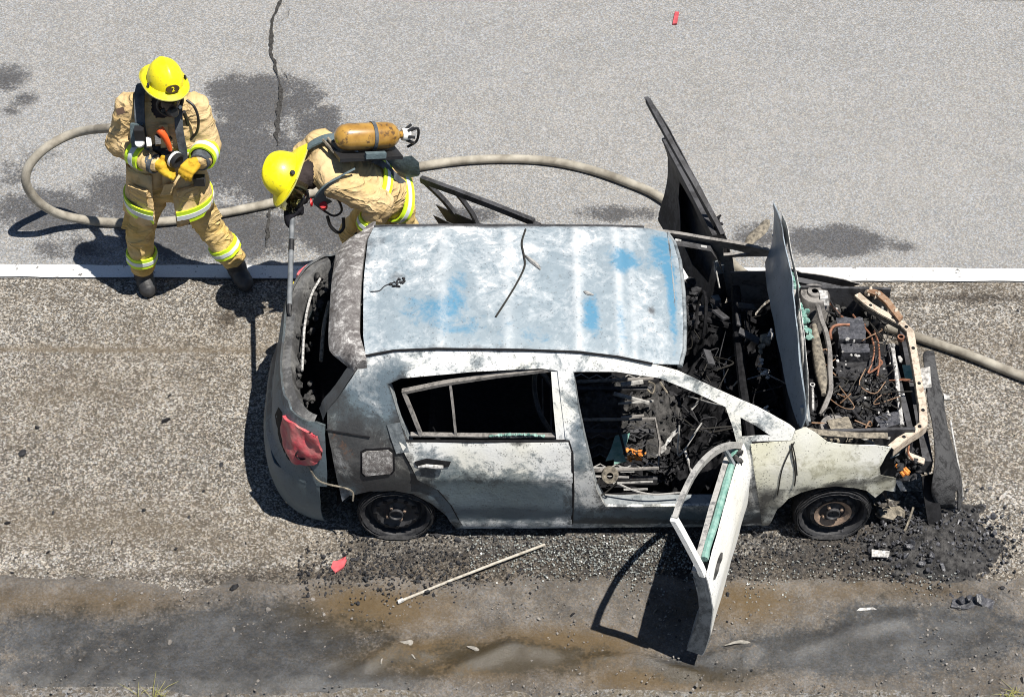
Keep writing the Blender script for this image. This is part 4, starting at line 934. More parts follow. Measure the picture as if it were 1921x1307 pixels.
# ================================================================== engine bay
V = []; F = []; xs_ = [1.07 + .05 * i for i in range(17)]; ys_ = [-.62 + .062 * i for i in range(21)]
for x in xs_:
    for y in ys_: V.append((x, y * (1 - .12 * smooth01(1.5, 1.9, x)), .24 + .05 * fbm((x * 7, y * 7, 3))))
n = len(ys_)
for i in range(len(xs_) - 1):
    for j in range(n - 1): F.append((i * n + j, i * n + n + j, i * n + n + j + 1, i * n + j + 1))
mesh_obj('engine_tray', V, F, M['black'], car, 60)
for sgn in (-1, 1):
    mb = MB(); mb.box((1.42, sgn * .60, .46), (.66, .02, .46), Matrix.Rotation(R(-2 * sgn), 3, 'Z')); mb.build('inner_wing', M['charred'], car)
# support frame round the radiator
SUP = [P(*q, .66) for q in ((1608, 552), (1633, 574), (1669, 594), (1693, 607), (1707, 621), (1715, 665), (1724, 720), (1731, 762), (1732, 795), (1718, 806), (1688, 825), (1671, 839))]
pts = []
for a, b in zip(SUP, SUP[1:]): pts += [a.lerp(b, k / 4) for k in range(4)]
pts.append(SUP[-1]); wv = []
for i, p in enumerate(pts):
    t = (pts[min(i + 1, len(pts) - 1)] - pts[max(i - 1, 0)]).normalized(); wv.append(t.cross(Vector((0, 0, 1))).normalized() * (.042 + .008 * noise.noise(p * 9)))
sup = MB().strip([p + Vector((0, 0, .006 * noise.noise(p * 12))) for p in pts], wv, .008).build('radiator_support', M['rustbar'], car)
MB().strip([p + wv[i] * .5 * -1 + Vector((0, 0, -.03)) for i, p in enumerate(pts)], [Vector((0, 0, .06))] * len(pts), .006).build('support_flange', M['rustbar'], sup)
MB().strip([p + wv[i] * .5 + Vector((0, 0, -.02)) for i, p in enumerate(pts)], [Vector((0, 0, .035))] * len(pts), .006).build('support_flange', M['tanash'], sup)
for i in range(4, len(pts) - 2, 5):
    mb = MB(); mb.lathe([(.001, .006), (.010, .006), (.012, 0)], 8, Matrix.Translation(pts[i] + Vector((0, 0, .004)))); mb.build('bolt', M['black'], sup)
RB = [P(*q, .68) for q in ((1630, 546), (1648, 552), (1664, 566), (1677, 583), (1690, 600))]
MB().strip(RB, [Vector((.03, .035, 0))] * 5, .02).build('headlight_bracket', M['rust'] if 'rust' in M else M['rustbar'], car)
mb = MB()
for i in range(16): mb.chunk(RB[min(4, i // 4)] + Vector((random.uniform(-.02, .02), random.uniform(-.02, .02), random.uniform(-.02, .015))), random.uniform(.01, .022))
mb.build('corroded_headlight', M['rustbar'], car, kind='stuff')
def tube_px(nm, L, z, r_, mat, n=4, sides=7):
    zz = z if isinstance(z, (list, tuple)) else [z] * len(L)
    mb = MB(); mb.tube(spline([P(q[0], q[1], h_) for q, h_ in zip(L, zz)], n), r_, sides); return mb.build(nm, M[mat], car)
def lumps(nm, n, rx, ry, zr, sr, mat, kind='stuff'):
    mb = MB()
    for i in range(n * 2): (mb.chunk if i % 3 == 0 else mb.flake)(P(random.uniform(*rx), random.uniform(*ry), random.uniform(*zr)), random.uniform(*sr))
    return mb.build(nm, M[mat], car, kind=kind)
# cowl and wiper parts beside the bonnet
MB().strip(spline([P(*q, .78) for q in ((1482, 540), (1492, 590), (1499, 650), (1503, 700), (1508, 760), (1512, 790))], 4), (.055, 0, -.01), .01).build('cowl_panel', M['jamb'], car)
tube_px('cowl_bar', ((1490, 545), (1500, 590), (1507, 650), (1510, 710), (1508, 770)), .80, .013, 'ashmetal')
MB().strip(spline([P(*q, .83) for q in ((1484, 640), (1488, 690), (1497, 735), (1505, 770), (1507, 790))], 4), (.05, 0, .02), .006).build('bonnet_flap', M['whiteash'], car)
for (px, py) in ((1486, 520), (1490, 532), (1503, 577), (1510, 588), (1511, 604), (1513, 618), (1518, 628)):
    mb = MB()
    for k in range(4): mb.chunk(P(px + random.uniform(-4, 4), py + random.uniform(-5, 5), .80), random.uniform(.016, .03), squash=.6)
    mb.build('melted_windscreen_glass', M['seafoam'], car)
mb = MB(); mb.tube(spline([P(*q, .68) for q in ((1527, 610), (1532, 650), (1538, 690), (1543, 720), (1545, 740))], 4), [.016 + .022 * math.sin(math.pi * min(1, i / 15.0)) + .004 * noise.noise((i, 0, 0)) for i in range(17)], 9); mb.build('wiper_motor', M['tanash'], car)
tube_px('heater_pipe', ((1534, 575), (1541, 602), (1550, 626), (1556, 660), (1557, 700), (1558, 732), (1550, 755), (1540, 778)), [.66, .66, .65, .64, .64, .64, .63, .6], .017, 'farside')
tube_px('wiper_rod', ((1524, 725), (1525, 745), (1525, 770)), .72, .008, 'whiteash')
mb = MB(); mb.lathe([(.010, -.006), (.016, -.006), (.016, .006), (.010, .006)], 12, Matrix.Translation(P(1524, 722, .73))); mb.build('wiper_pivot', M['whiteash'], car)
# battery and fuse box
def charbox(nm, px, py, z, d, mat, rz=0):
    bm = bmesh.new(); bmesh.ops.create_cube(bm, size=1); bmesh.ops.subdivide_edges(bm, edges=bm.edges[:], cuts=5, use_grid_fill=True)
    Vv = []; c = P(px, py, z)
    for v in bm.verts:
        q = Vector((v.co.x * d[0], v.co.y * d[1], v.co.z * d[2])); q *= 1 + .10 * fbm(v.co * 4 + Vector((px, 0, 0)), 3); q.rotate(Matrix.Rotation(R(rz), 3, 'Z')); Vv.append(c + q)
    bm.verts.index_update(); Ff = [tuple(v.index for v in f.verts) for f in bm.faces]; bm.free()
    return mesh_obj(nm, Vv, Ff, M[mat], car, 45)
charbox('battery', 1594, 634, .56, (.165, .185, .17), 'char_glint'); charbox('fuse_box', 1602, 668, .54, (.17, .075, .14), 'char_glint')
for q in ((1590, 636), (1602, 640), (1597, 666), (1606, 667), (1610, 668)):
    mb = MB(); mb.chunk(P(*q, .65), .013); mb.build('battery_terminal', M['whiteash'], car)
tube_px('battery_cable', ((1559, 636), (1558, 622), (1564, 612), (1578, 609), (1594, 609)), .65, .009, 'copper')
for L in (((1620, 612), (1634, 630), (1640, 655), (1636, 680), (1628, 700)), ((1640, 620), (1648, 645), (1650, 680), (1646, 705)), ((1545, 565), (1560, 572), (1575, 590), (1588, 600)), ((1600, 590), (1610, 602), (1624, 610)), ((1630, 700), (1645, 690), (1655, 680), (1648, 672))):
    tube_px('wiring_loom', L, .60, .006, 'copper', 5, 5)
mb = MB(); mb.lathe([(.014, -.012), (.022, -.012), (.022, .012), (.014, .012)], 14, Matrix.Translation(P(1690, 634, .63))); mb.build('filler_neck', M['copper'], car)
# strut towers
mb = MB(); c = P(1528, 552, .66); mb.lathe([(.02, .03), (.045, .03), (.05, .015), (.085, .01), (.10, -.02), (.11, -.25)], 24, Matrix.Translation(c)); mb.build('strut_tower', M['farside'], car)
mb = MB(); mb.strip([P(1544, 545, .70), P(1546, 560, .68), P(1548, 573, .64)], (.05, .0, 0), .008); mb.build('strut_plate', M['whiteash'], car)
mb = MB(); c = P(1566, 800, .60); mb.lathe([(.02, .03), (.045, .03), (.05, .015), (.085, .01), (.10, -.02), (.11, -.25)], 24, Matrix.Translation(c)); mb.build('strut_tower', M['farside'], car)
charbox('tower_plate', 1576, 797, .66, (.13, .10, .012), 'tanash', 12)
# engine: block with cover, runners and residue
charbox('engine_block', 1622, 742, .40, (.34, .42, .26), 'char')
mb = MB()
for k in range(4): mb.tube(spline([P(1580, 712 + k * 20, .50), P(1605, 710 + k * 20, .56), P(1632, 716 + k * 19, .50)], 4), .022, 7)
mb.build('intake_runners', M['char'], car)
lumps('engine_residue', 150, (1566, 1668), (695, 785), (.48, .56), (.008, .03), 'char')
lumps('engine_ash', 60, (1600, 1660), (700, 770), (.53, .57), (.006, .018), 'ash')
lumps('bay_residue', 70, (1545, 1690), (780, 822), (.48, .58), (.012, .032), 'char')
lumps('bay_ash', 50, (1520, 1660), (560, 612), (.44, .56), (.012, .035), 'ash')
lumps('bay_dust', 40, (1545, 1640), (806, 828), (.60, .64), (.006, .018), 'tanash')
charbox('washer_bottle', 1666, 800, .55, (.15, .10, .12), 'char_glint', 20)
tube_px('coolant_hose', ((1590, 815), (1620, 808), (1650, 818), (1670, 822)), .62, .010, 'ashmetal')
tube_px('coolant_hose', ((1560, 812), (1585, 806), (1610, 818), (1640, 832)), .63, .008, 'ashmetal')
tube_px('coolant_hose', ((1600, 770), (1612, 785), (1630, 795), (1640, 780)), .58, .012, 'char')
# radiator with its ash-white top pipe
mb = MB(); a, b = P(1674, 652, .60), P(1692, 798, .60); mb.box((a + b) / 2 + Vector((.02, 0, -.18)), (.035, (a - b).length, .34), Matrix.Rotation(R(3), 3, 'Z')); rad = mb.build('radiator', M['charred'], car)
mb = MB(); mb.tube(spline([a, a.lerp(b, .35) + Vector((.004, 0, .004)), a.lerp(b, .7), b], 6), [.014 + .004 * noise.noise((i * .8, 0, 0)) for i in range(19)], 8); mb.build('radiator_top_pipe', M['whiteash'], rad)
mb = MB(); mb.chunk(P(1668, 650, .62), .022); mb.chunk(P(1676, 648, .62), .020); mb.chunk(P(1688, 674, .58), .022); mb.build('pipe_stub', M['whiteash'], rad)
MB().strip([P(1700, 685, .55), P(1706, 712, .53)], (.05, 0, 0), .006).build('radiator_tag', M['seafoam'], car)
MB().strip([P(1735, 690, .6), P(1738, 728, .58)], (.06, 0, .02), .006).build('grille_flap', M['whiteash'], car)
# burnt wiring and flakes all over the bay
rs = random.Random(5)
for i in range(34):
    cx, cy = rs.uniform(1550, 1690), rs.uniform(575, 815); L = [(cx + rs.gauss(0, 16), cy + rs.gauss(0, 16)) for _ in range(4)]
    tube_px('burnt_wire', L, [rs.uniform(.58, .66) for _ in range(4)], rs.uniform(.0025, .005), rs.choice(['copper', 'rust', 'wire', 'wire', 'wire', 'char']), 4, 5)
mb = MB()
for i in range(60): mb.chunk(P(rs.uniform(1530, 1700), rs.uniform(570, 825), rs.uniform(.56, .64)), rs.uniform(.003, .011))
mb.build('flaked_ash', M['whiteash'], car, kind='stuff')
# near headlight cavity
lumps('headlight_residue', 26, (1682, 1725), (842, 900), (.42, .52), (.012, .03), 'char')
MB().strip([P(1700, 842, .55), P(1706, 855, .53), P(1734, 866, .52)], (.01, .045, 0), .01).build('headlight_mount', M['rustbar'], car)
tube_px('headlight_wire', ((1706, 830), (1704, 850), (1712, 862)), .56, .006, 'copper')
for L in (((1682, 872), (1690, 884), (1696, 892)), ((1690, 876), (1698, 884), (1704, 890)), ((1698, 878), (1706, 886))):
    tube_px('headlight_connector', L, .50, .011, 'orange', 4, 6)
MB().strip([P(1672, 855, .5), P(1688, 848, .52)], (.03, .08, -.05), .006).build('wing_tab', M['jamb'], car)
MB().strip([P(1684, 900, .42), P(1695, 920, .34)], (.035, 0, .0), .005).build('wing_tab', M['whiteash'], car)
M['bumperchar'] = m_burnt('charred_bumper', (.09, .09, .092), (.025, .025, .028), soot=.30, sc=12, rough=.7, speck=0, bumpd=.02)
# collapsed front bumper cover
V = []; F = []; L = [((1733, 655), (1744, 668)), ((1738, 700), (1758, 706)), ((1741, 745), (1764, 752)), ((1742, 790), (1772, 800)), ((1746, 830), (1780, 845)), ((1752, 880), (1793, 885)), ((1752, 920), (1803, 925)), ((1760, 955), (1808, 962))]; zz = [(.56, .50), (.55, .44), (.54, .40), (.52, .36), (.48, .30), (.42, .22), (.30, .12), (.10, .03)]
for (q0, q1), (z0, z1) in zip(L, zz):
    a, b = P(*q0, z0), P(*q1, z1)
    for k in range(6):
        t = k / 5; p = a.lerp(b, t) + Vector((.05 * math.sin(math.pi * t), 0, .02 * math.sin(math.pi * t))); p += Vector((1, .3, .6)) * .04 * fbm(p * 9, 3); V.append(p)
for i in range(len(L) - 1):
    for k in range(5): F.append((i * 6 + k, i * 6 + 6 + k, i * 6 + 7 + k, i * 6 + 1 + k))
F = [f for i, f in enumerate(F) if i not in (4, 9, 19, 24, 29, 32, 34)]
o = mesh_obj('front_bumper', V, F, M['bumperchar'], car, 60); md = o.modifiers.new('sub', 'SUBSURF'); md.levels = md.render_levels = 2; md = o.modifiers.new('thick', 'SOLIDIFY'); md.thickness = .008
mb = MB(); mb.tube(spline([P(1780, 790, .36) + Vector((.01, 0, 0)), P(1790, 830, .32), P(1799, 880, .24), P(1806, 930, .12)], 5), .007, 6); mb.build('bumper_edge_highlight', M['whiteash'], car)  # white tube stands in for the highlight along the bumper's edge
mb = MB(); mb.box((1.86, -.02, .36), (.06, 1.15, .10)); mb.build('bumper_beam', M['charred'], car)
MB().strip([P(1742, 890, .30), P(1748, 940, .18), P(1755, 985, .05)], (.09, .03, 0), .01).build('bumper_strut', M['black'], car)
# ================================================================== firefighters
M['suit'] = None
def m_suit(name, col, col2, golden=None):
    g = NT(name); n = g.noise(5, 6, .65); n2 = g.noise(30, 5, .65); wv = g.noise(420, 2, .5)
    c = g.mix(g.ramp(n, [(.40, 0), (.64, 1)]), col, col2); c = g.mix(g.math('MULTIPLY', g.ramp(g.noise(9, 7, .7), [(.53, 0), (.70, 1)]), .6), c, tuple(x * .45 for x in col2))
    def ridge(sc, sy):
        mp = g.n('ShaderNodeMapping'); mp.inputs['Scale'].default_value = (1.0, 1.0, sy); mp.inputs['Rotation'].default_value = (R(25), R(-20), 0); g.l(g.co.outputs['Object'], mp.inputs[0])
        v = g.noise(sc, 3, .5, .7, mp.outputs[0]); return g.ramp(g.math('ABSOLUTE', g.math('SUBTRACT', v, .5)), [(0, 1), (.035, .55), (.12, 0)])
    h = g.math('ADD', g.math('MULTIPLY', ridge(3.6, 2.4), 1.0), g.math('MULTIPLY', ridge(8, 1.8), .22)); h = g.math('MULTIPLY', h, g.ramp(g.noise(3.2, 2, .5), [(.42, .12), (.62, 1)])); h = g.math('ADD', h, g.math('MULTIPLY', n2, .22)); h = g.math('ADD', h, g.math('MULTIPLY', wv, .06))
    return g.done(c, .88, 0, g.bump(h, .014, 1.0), spec=.2)
M['suit'] = m_suit('turnout_cloth', (.61, .45, .245), (.53, .37, .17))
M['trouser'] = m_suit('turnout_trouser_cloth', (.62, .46, .22), (.55, .37, .11))
M['hood'] = m_plain('dark_hood_cloth', (.045, .036, .036), .9, bump=.006)
M['lime'] = m_plain('lime_reflective_tape', (.60, .84, .03), .5, var=.1)
M['silver'] = m_plain('silver_reflective_tape', (.62, .66, .68), .35, var=.12)
def m_helmet():
    g = NT('scuffed_yellow_helmet'); n = g.noise(7, 7, .7); n2 = g.noise(38, 6, .7)
    c = g.mix(g.ramp(n, [(.42, 0), (.7, 1)]), (.86, .76, .004), (.70, .58, .01)); c = g.mix(g.math('MULTIPLY', g.ramp(n2, [(.57, 0), (.68, 1)]), .6), c, (.16, .13, .03))
    m = g.done(c, g.ramp(n2, [(.3, .28), (.7, .6)]), 0, g.bump(n2, .002, .5)); g.b.inputs['Coat Weight'].default_value = .25; g.b.inputs['Coat Roughness'].default_value = .2; return m
M['helmet'] = m_helmet()
M['helmet_trim'] = m_plain('helmet_edge_trim', (.40, .38, .10), .6)
M['strap'] = m_plain('grey_black_webbing', (.05, .055, .062), .75, col2=(.11, .125, .14), sc=18, bump=.003)
M['rubber'] = m_plain('black_rubber', (.016, .016, .018), .5, bump=.002)
M['bootleather'] = m_plain('black_boot', (.022, .022, .024), .55, col2=(.05, .05, .052), sc=12, bump=.003)
M['gloveleather'] = m_suit('yellow_leather_glove', (.62, .40, .035), (.50, .27, .02))
M['blackglove'] = m_plain('black_glove', (.014, .014, .018), .8, bump=.006)
M['lens'] = m_plain('mask_lens', (.05, .035, .03), .08, var=.2)
M['orangemic'] = m_plain('orange_plastic', (.85, .12, .02), .5, var=.15)
M['whitepl'] = m_plain('white_plastic', (.72, .72, .70), .45, var=.1)
M['redpl'] = m_plain('red_knob', (.48, .01, .015), .4, var=.2)
M['steelblue'] = m_plain('slate_harness_pad', (.10, .14, .155), .7, var=.3, bump=.004)
M['pole'] = m_plain('pole_shaft', (.20, .21, .22), .55, col2=(.09, .10, .11), sc=14)
def m_tank():
    g = NT('amber_cylinder'); n = g.noise(9, 5, .65); n2 = g.noise(22, 4, .6)
    c = g.mix(g.ramp(n, [(.4, 0), (.65, 1)]), (.40, .225, .045), (.24, .12, .022)); c = g.mix(g.math('MULTIPLY', g.ramp(n2, [(.56, 0), (.64, 1)]), .85), c, (.07, .04, .02))
    m = g.done(c, .3, 0); g.b.inputs['Coat Weight'].default_value = .5; g.b.inputs['Coat Roughness'].default_value = .1; return m
M['tank'] = m_tank()
def m_visor():
    g = NT('clear_visor'); return g.done((.93, .90, .55), .05, 0, None, trans=1.0, ior=1.1)
M['visor'] = m_visor()
def capsule_into(MBo, a, ra, b, rb, n=14, rings=5):
    a, b = Vector(a), Vector(b); t = b - a
    if t.length < 1e-6: t = Vector((0, 0, 1e-4)); b = a + t
    d = t.normalized(); pts = []; rr = []
    for i in range(rings + 1):
        an = math.pi / 2 * (1 - i / rings); pts.append(a - d * ra * math.sin(an)); rr.append(max(.001, ra * math.cos(an)))
    for i in range(1, rings + 1):
        an = math.pi / 2 * i / rings; pts.append(b + d * rb * math.sin(an)); rr.append(max(.001, rb * math.cos(an)))
    MBo.tube(pts, rr, n)
def blob(name, caps, voxel, mats, parent=None, wr=.0, wf=8.0, smooth=3, seed=0, zoff=None):
    """limbs and trunk as tapered capsules fused into one continuous skin, then creased like heavy cloth; caps = (p0, r0, p1, r1[, material slot])"""
    mb = MB()
    for c in caps: capsule_into(mb, *c[:4])
    me = bpy.data.meshes.new('tmp'); me.from_pydata([tuple(v) for v in mb.V], [], mb.F); ob = bpy.data.objects.new('tmp', me); COL.objects.link(ob)
    r = ob.modifiers.new('r', 'REMESH'); r.mode = 'VOXEL'; r.voxel_size = voxel
    s = ob.modifiers.new('s', 'SMOOTH'); s.factor = .5; s.iterations = smooth
    dg = bpy.context.evaluated_depsgraph_get(); ev = ob.evaluated_get(dg); m2 = bpy.data.meshes.new_from_object(ev)
    bpy.data.objects.remove(ob); bpy.data.meshes.remove(me); m2.name = name
    nv = [v.normal.copy() for v in m2.vertices]
    def nearest(p):
        best = 1e9; bi = 0; bt = 0
        for i, c in enumerate(caps):
            a, b = Vector(c[0]), Vector(c[2]); t = b - a; L = t.length_squared; k = 0 if L < 1e-9 else max(0, min(1, (p - a).dot(t) / L)); d = (p - a - t * k).length - (c[1] + (c[3] - c[1]) * k)
            if d < best: best = d; bi = i; bt = k
        return bi, bt
    own = []
    for v in m2.vertices:
        bi, bt = nearest(v.co); own.append(bi)
        if wr:
            c = caps[bi]; ax = (Vector(c[2]) - Vector(c[0])); L = ax.length
            if L > 1e-6: ax /= L
            p = v.co; al = p.dot(ax); q = p - ax * al
            u = q * (wf * .45) + ax * (al * wf * 1.5) + Vector((seed, bi * 3.1, 0)); w1 = noise.noise(u + Vector((noise.noise(p * 6), noise.noise(p * 6 + Vector((9, 0, 0))), 0)) * .8)
            ridge = max(0, 1 - abs(w1) * 3.2) ** 1.5; w2 = noise.noise(u * 2.1 + Vector((5, 0, 0))); r2 = max(0, 1 - abs(w2) * 3) ** 1.5
            amp = .55 + .9 * max(0, noise.noise(p * 4 + Vector((0, 0, seed))))
            v.co = p + nv[v.index] * (wr * (ridge * .85 * amp + .30 * r2 * amp + .55 * noise.noise(p * wf * .55 + Vector((0, seed, 0))) - .3))
    for m in mats: m2.materials.append(m)
    for p in m2.polygons:
        p.use_smooth = True
        if len(mats) > 1:
            k = [caps[own[i]][4] if len(caps[own[i]]) > 4 else 0 for i in p.vertices]; p.material_index = max(set(k), key=k.count)
    o = bpy.data.objects.new(name, m2); COL.objects.link(o)
    if parent is not None: o.parent = parent
    return o
def ringband(parent, c, axis, ra, rb, width, side=None, gap=None, name='reflective_band'):
    """lime tape round a limb with a silver stripe; ra along side, rb across"""
    c = Vector(c); ax = Vector(axis).normalized(); s = Vector(side) if side is not None else (Vector((1, 0, 0)) if abs(ax.x) < .8 else Vector((0, 1, 0)))
    s = (s - ax * s.dot(ax)).normalized(); t = ax.cross(s).normalized()
    def mk(nm, w_, grow, mat, par):
        V = []; F = []; n = 40; a0, a1 = (0, 2 * math.pi) if gap is None else gap; cnt = n if gap is None else n + 1
        for i in range(cnt):
            a = a0 + (a1 - a0) * i / n; j = .004 * noise.noise((a * 2, c.x * 9, c.z * 7))
            for dz, dr in ((-w_ / 2, 0), (w_ / 2, 0), (w_ / 2, -.012), (-w_ / 2, -.012)):
                V.append(c + ax * (dz + j) + s * ((ra + grow + dr + j) * math.cos(a)) + t * ((rb + grow + dr + j) * math.sin(a)))
        for i in range(n if gap is None else n):
            i2 = (i + 1) % cnt
            for k in range(4): F.append((i * 4 + k, i * 4 + (k + 1) % 4, i2 * 4 + (k + 1) % 4, i2 * 4 + k))
        return mesh_obj(nm, V, F, mat, par, 40)
    b = mk(name, width, 0, M['lime'], parent); mk('silver_stripe', width * .36, .003, M['silver'], b); return b
def frame(c, up, front):
    u = Vector(up).normalized(); f = Vector(front); f = (f - u * f.dot(u)).normalized(); r = f.cross(u)
    return Matrix(((r.x, f.x, u.x, c[0]), (r.y, f.y, u.y, c[1]), (r.z, f.z, u.z, c[2]), (0, 0, 0, 1)))
def helmet(parent, Mx, number=None, visor=False):
    V = []; F = []; n = 48; k = 12
    for i in range(k + 1):
        t = math.pi / 2 * i / k
        for j in range(n):
            a = 2 * math.pi * j / n; cs, sn = math.cos(a), math.sin(a); rr = math.cos(t) ** .85
            ridge = .008 * math.exp(-(cs * rr / .16) ** 2) * (1 if i > 2 else i / 3.0); x = .122 * cs * rr; y = .150 * sn * rr; z = .160 * math.sin(t) ** .92
            V.append(Mx @ Vector((x * (1 + ridge * 2), y * (1 + ridge), z + ridge)))
    for i in range(k):
        for j in range(n): F.append((i * n + j, i * n + (j + 1) % n, (i + 1) * n + (j + 1) % n, (i + 1) * n + j))
    h = mesh_obj('helmet', V, F, M['helmet'], parent, 60)
    V = []; F = []
    for j in range(n):
        a = 2 * math.pi * j / n; cs, sn = math.cos(a), math.sin(a); out = .030 + .026 * max(0, sn) ** 2 + .072 * max(0, -sn) ** 2.2
        for rr, dz in ((-.004, .012), (.35 * out, .004), (out, -.010 - .022 * max(0, -sn) ** 2), (out, -.018 - .022 * max(0, -sn) ** 2), (.3 * out, -.010), (-.012, -.004)):
            V.append(Mx @ Vector((.122 * cs + rr * cs, .150 * sn + rr * sn, dz)))
    for j in range(n):
        for q in range(6): F.append((j * 6 + q, ((j + 1) % n) * 6 + q, ((j + 1) % n) * 6 + (q + 1) % 6, j * 6 + (q + 1) % 6))
    mesh_obj('brim', V, F, M['helmet'], h, 60)
    mb = MB(); mb.tube([Mx @ Vector(((.123 + out) * math.cos(a), (.151 + out) * math.sin(a), -.015 - .022 * max(0, -math.sin(a)) ** 2)) for a in [2 * math.pi * i / 48 for i in range(49)] for out in [.030 + .026 * max(0, math.sin(a)) ** 2 + .072 * max(0, -math.sin(a)) ** 2.2]], .0045, 6, False); mb.build('brim_trim', M['helmet_trim'], h)
    for s_ in (-1, 1):
        mb = MB(); mb.lathe([(.001, .01), (.014, .01), (.018, 0)], 12, Mx @ Matrix.Translation((s_ * .128, .03, .02)) @ Matrix.Rotation(R(90) * s_, 4, 'Y')); mb.build('visor_pivot', M['rubber'], h)
    if number:
        em = Mx @ Matrix.Translation((0, .152, .040)) @ Matrix.Rotation(R(-68), 4, 'X')
        mb = MB(); mb.lathe([(.0005, .006), (.038, .006), (.041, .002), (.041, -.012)], 24, em @ Matrix.Diagonal((1.15, .72, 1, 1))); e = mb.build('emblem', m_plain('dark_emblem', (.05, .03, .005), .5), h)
        cu = bpy.data.curves.new('n', 'FONT'); cu.body = number; cu.size = .046; cu.extrude = .001; cu.align_x = 'CENTER'; cu.align_y = 'CENTER'
        to = bpy.data.objects.new('n', cu); COL.objects.link(to); dg = bpy.context.evaluated_depsgraph_get(); tm = bpy.data.meshes.new_from_object(to.evaluated_get(dg)); bpy.data.objects.remove(to)
        tm.transform(em @ Matrix.Translation((0, 0, .0085)) @ Matrix.Rotation(math.pi, 4, 'Z') @ Matrix.Scale(1, 4)); link('emblem_number', tm, M['helmet'], h)
    if visor:
        V = []; F = []; m_ = 24
        for i in range(m_ + 1):
            a = R(20 + 140 * i / m_)
            for zz, rr in ((-.005, .030), (-.05, .042), (-.095, .045)): V.append(Mx @ Vector(((.122 + rr) * math.cos(a), (.150 + rr + .01) * math.sin(a), zz)))
        for i in range(m_):
            for q in range(2): F.append((i * 3 + q, i * 3 + 3 + q, i * 3 + 4 + q, i * 3 + 1 + q))
        vo = mesh_obj('visor', V, F, M['visor'], h, 60); md = vo.modifiers.new('t', 'SOLIDIFY'); md.thickness = .003
    return h
def mask(parent, Mx):
    """full-face breathing mask on the head frame (x right, y front, z up, origin at the helmet rim centre)"""
    V = []; F = []; nu, nv = 14, 10
    for i in range(nu + 1):
        a = R(25 + 130 * i / nu)
        for j in range(nv + 1):
            b = R(-62 + 80 * j / nv); V.append(Mx @ Vector((.088 * math.cos(a) * math.cos(b) ** .6, .118 * math.sin(a) * math.cos(b) ** .5 + .012, -.075 + .085 * math.sin(b))))
    for i in range(nu):
        for j in range(nv): F.append((i * (nv + 1) + j, (i + 1) * (nv + 1) + j, (i + 1) * (nv + 1) + j + 1, i * (nv + 1) + j + 1))
    ml = mesh_obj('face_mask', V, F, M['lens'], parent, 60)
    rim = [Mx @ Vector((.09 * math.cos(t), .07 + .04 * (1 - abs(math.cos(t))) + .0 * t, -.085 + .085 * math.sin(t))) for t in [2 * math.pi * i / 30 for i in range(31)]]
    mb = MB(); mb.tube(rim, .010, 7, False); mb.build('mask_seal', M['rubber'], ml)
    mb = MB(); mb.lathe([(.001, .055), (.028, .055), (.036, .045), (.038, .0), (.044, -.015), (.03, -.02)], 18, Mx @ Matrix.Translation((0, .11, -.125)) @ Matrix.Rotation(R(-70), 4, 'X')); mb.build('regulator', M['rubber'], ml)
    for s_ in (-1, 1):
        mb = MB(); mb.lathe([(.001, .012), (.012, .012), (.014, 0)], 10, Mx @ Matrix.Translation((s_ * .06, .098, -.115)) @ Matrix.Rotation(R(-70), 4, 'X')); mb.build('mask_valve', M['whitepl'] if s_ < 0 else M['rubber'], ml)
    return ml
def glove(name, parent, wrist, palm, knuckle, fdir, spread, thumb_dir, mat, curl=(0, 0, -1), r=.0135, L=(.068, .078, .074, .058)):
    """palm, four bent fingers of unequal length and a thumb from the side of the palm"""
    wrist, palm, knuckle = Vector(wrist), Vector(palm), Vector(knuckle); fd = Vector(fdir).normalized(); sp = Vector(spread).normalized(); cu = Vector(curl).normalized()
    caps = [(wrist, .040, palm, .038)]
    for i in range(4): caps.append((palm + sp * (i - 1.5) * .016, .026, knuckle + sp * (i - 1.5) * .022, .020))
    for i in range(4):
        k0 = knuckle + sp * (i - 1.5) * .023; l = L[i]; d1 = (fd + cu * .35 + sp * (i - 1.5) * .06).normalized(); k1 = k0 + d1 * l * .45; d2 = (fd * .55 + cu * .95).normalized(); k2 = k1 + d2 * l * .32; d3 = (fd * -.05 + cu).normalized(); k3 = k2 + d3 * l * .25
        caps += [(k0, r * 1.12, k1, r), (k1, r, k2, r * .95), (k2, r * .95, k3, r * .82)]
    td = Vector(thumb_dir).normalized(); t0 = palm - sp * .028; t1 = t0 + td * .038; t2 = t1 + (td * .6 + fd * .7 + cu * .3).normalized() * .032
    caps += [(t0, .020, t1, r * 1.15), (t1, r * 1.15, t2, r * .9)]
    return blob(name, caps, .0055, [mat], parent, .0015, 30, 2)
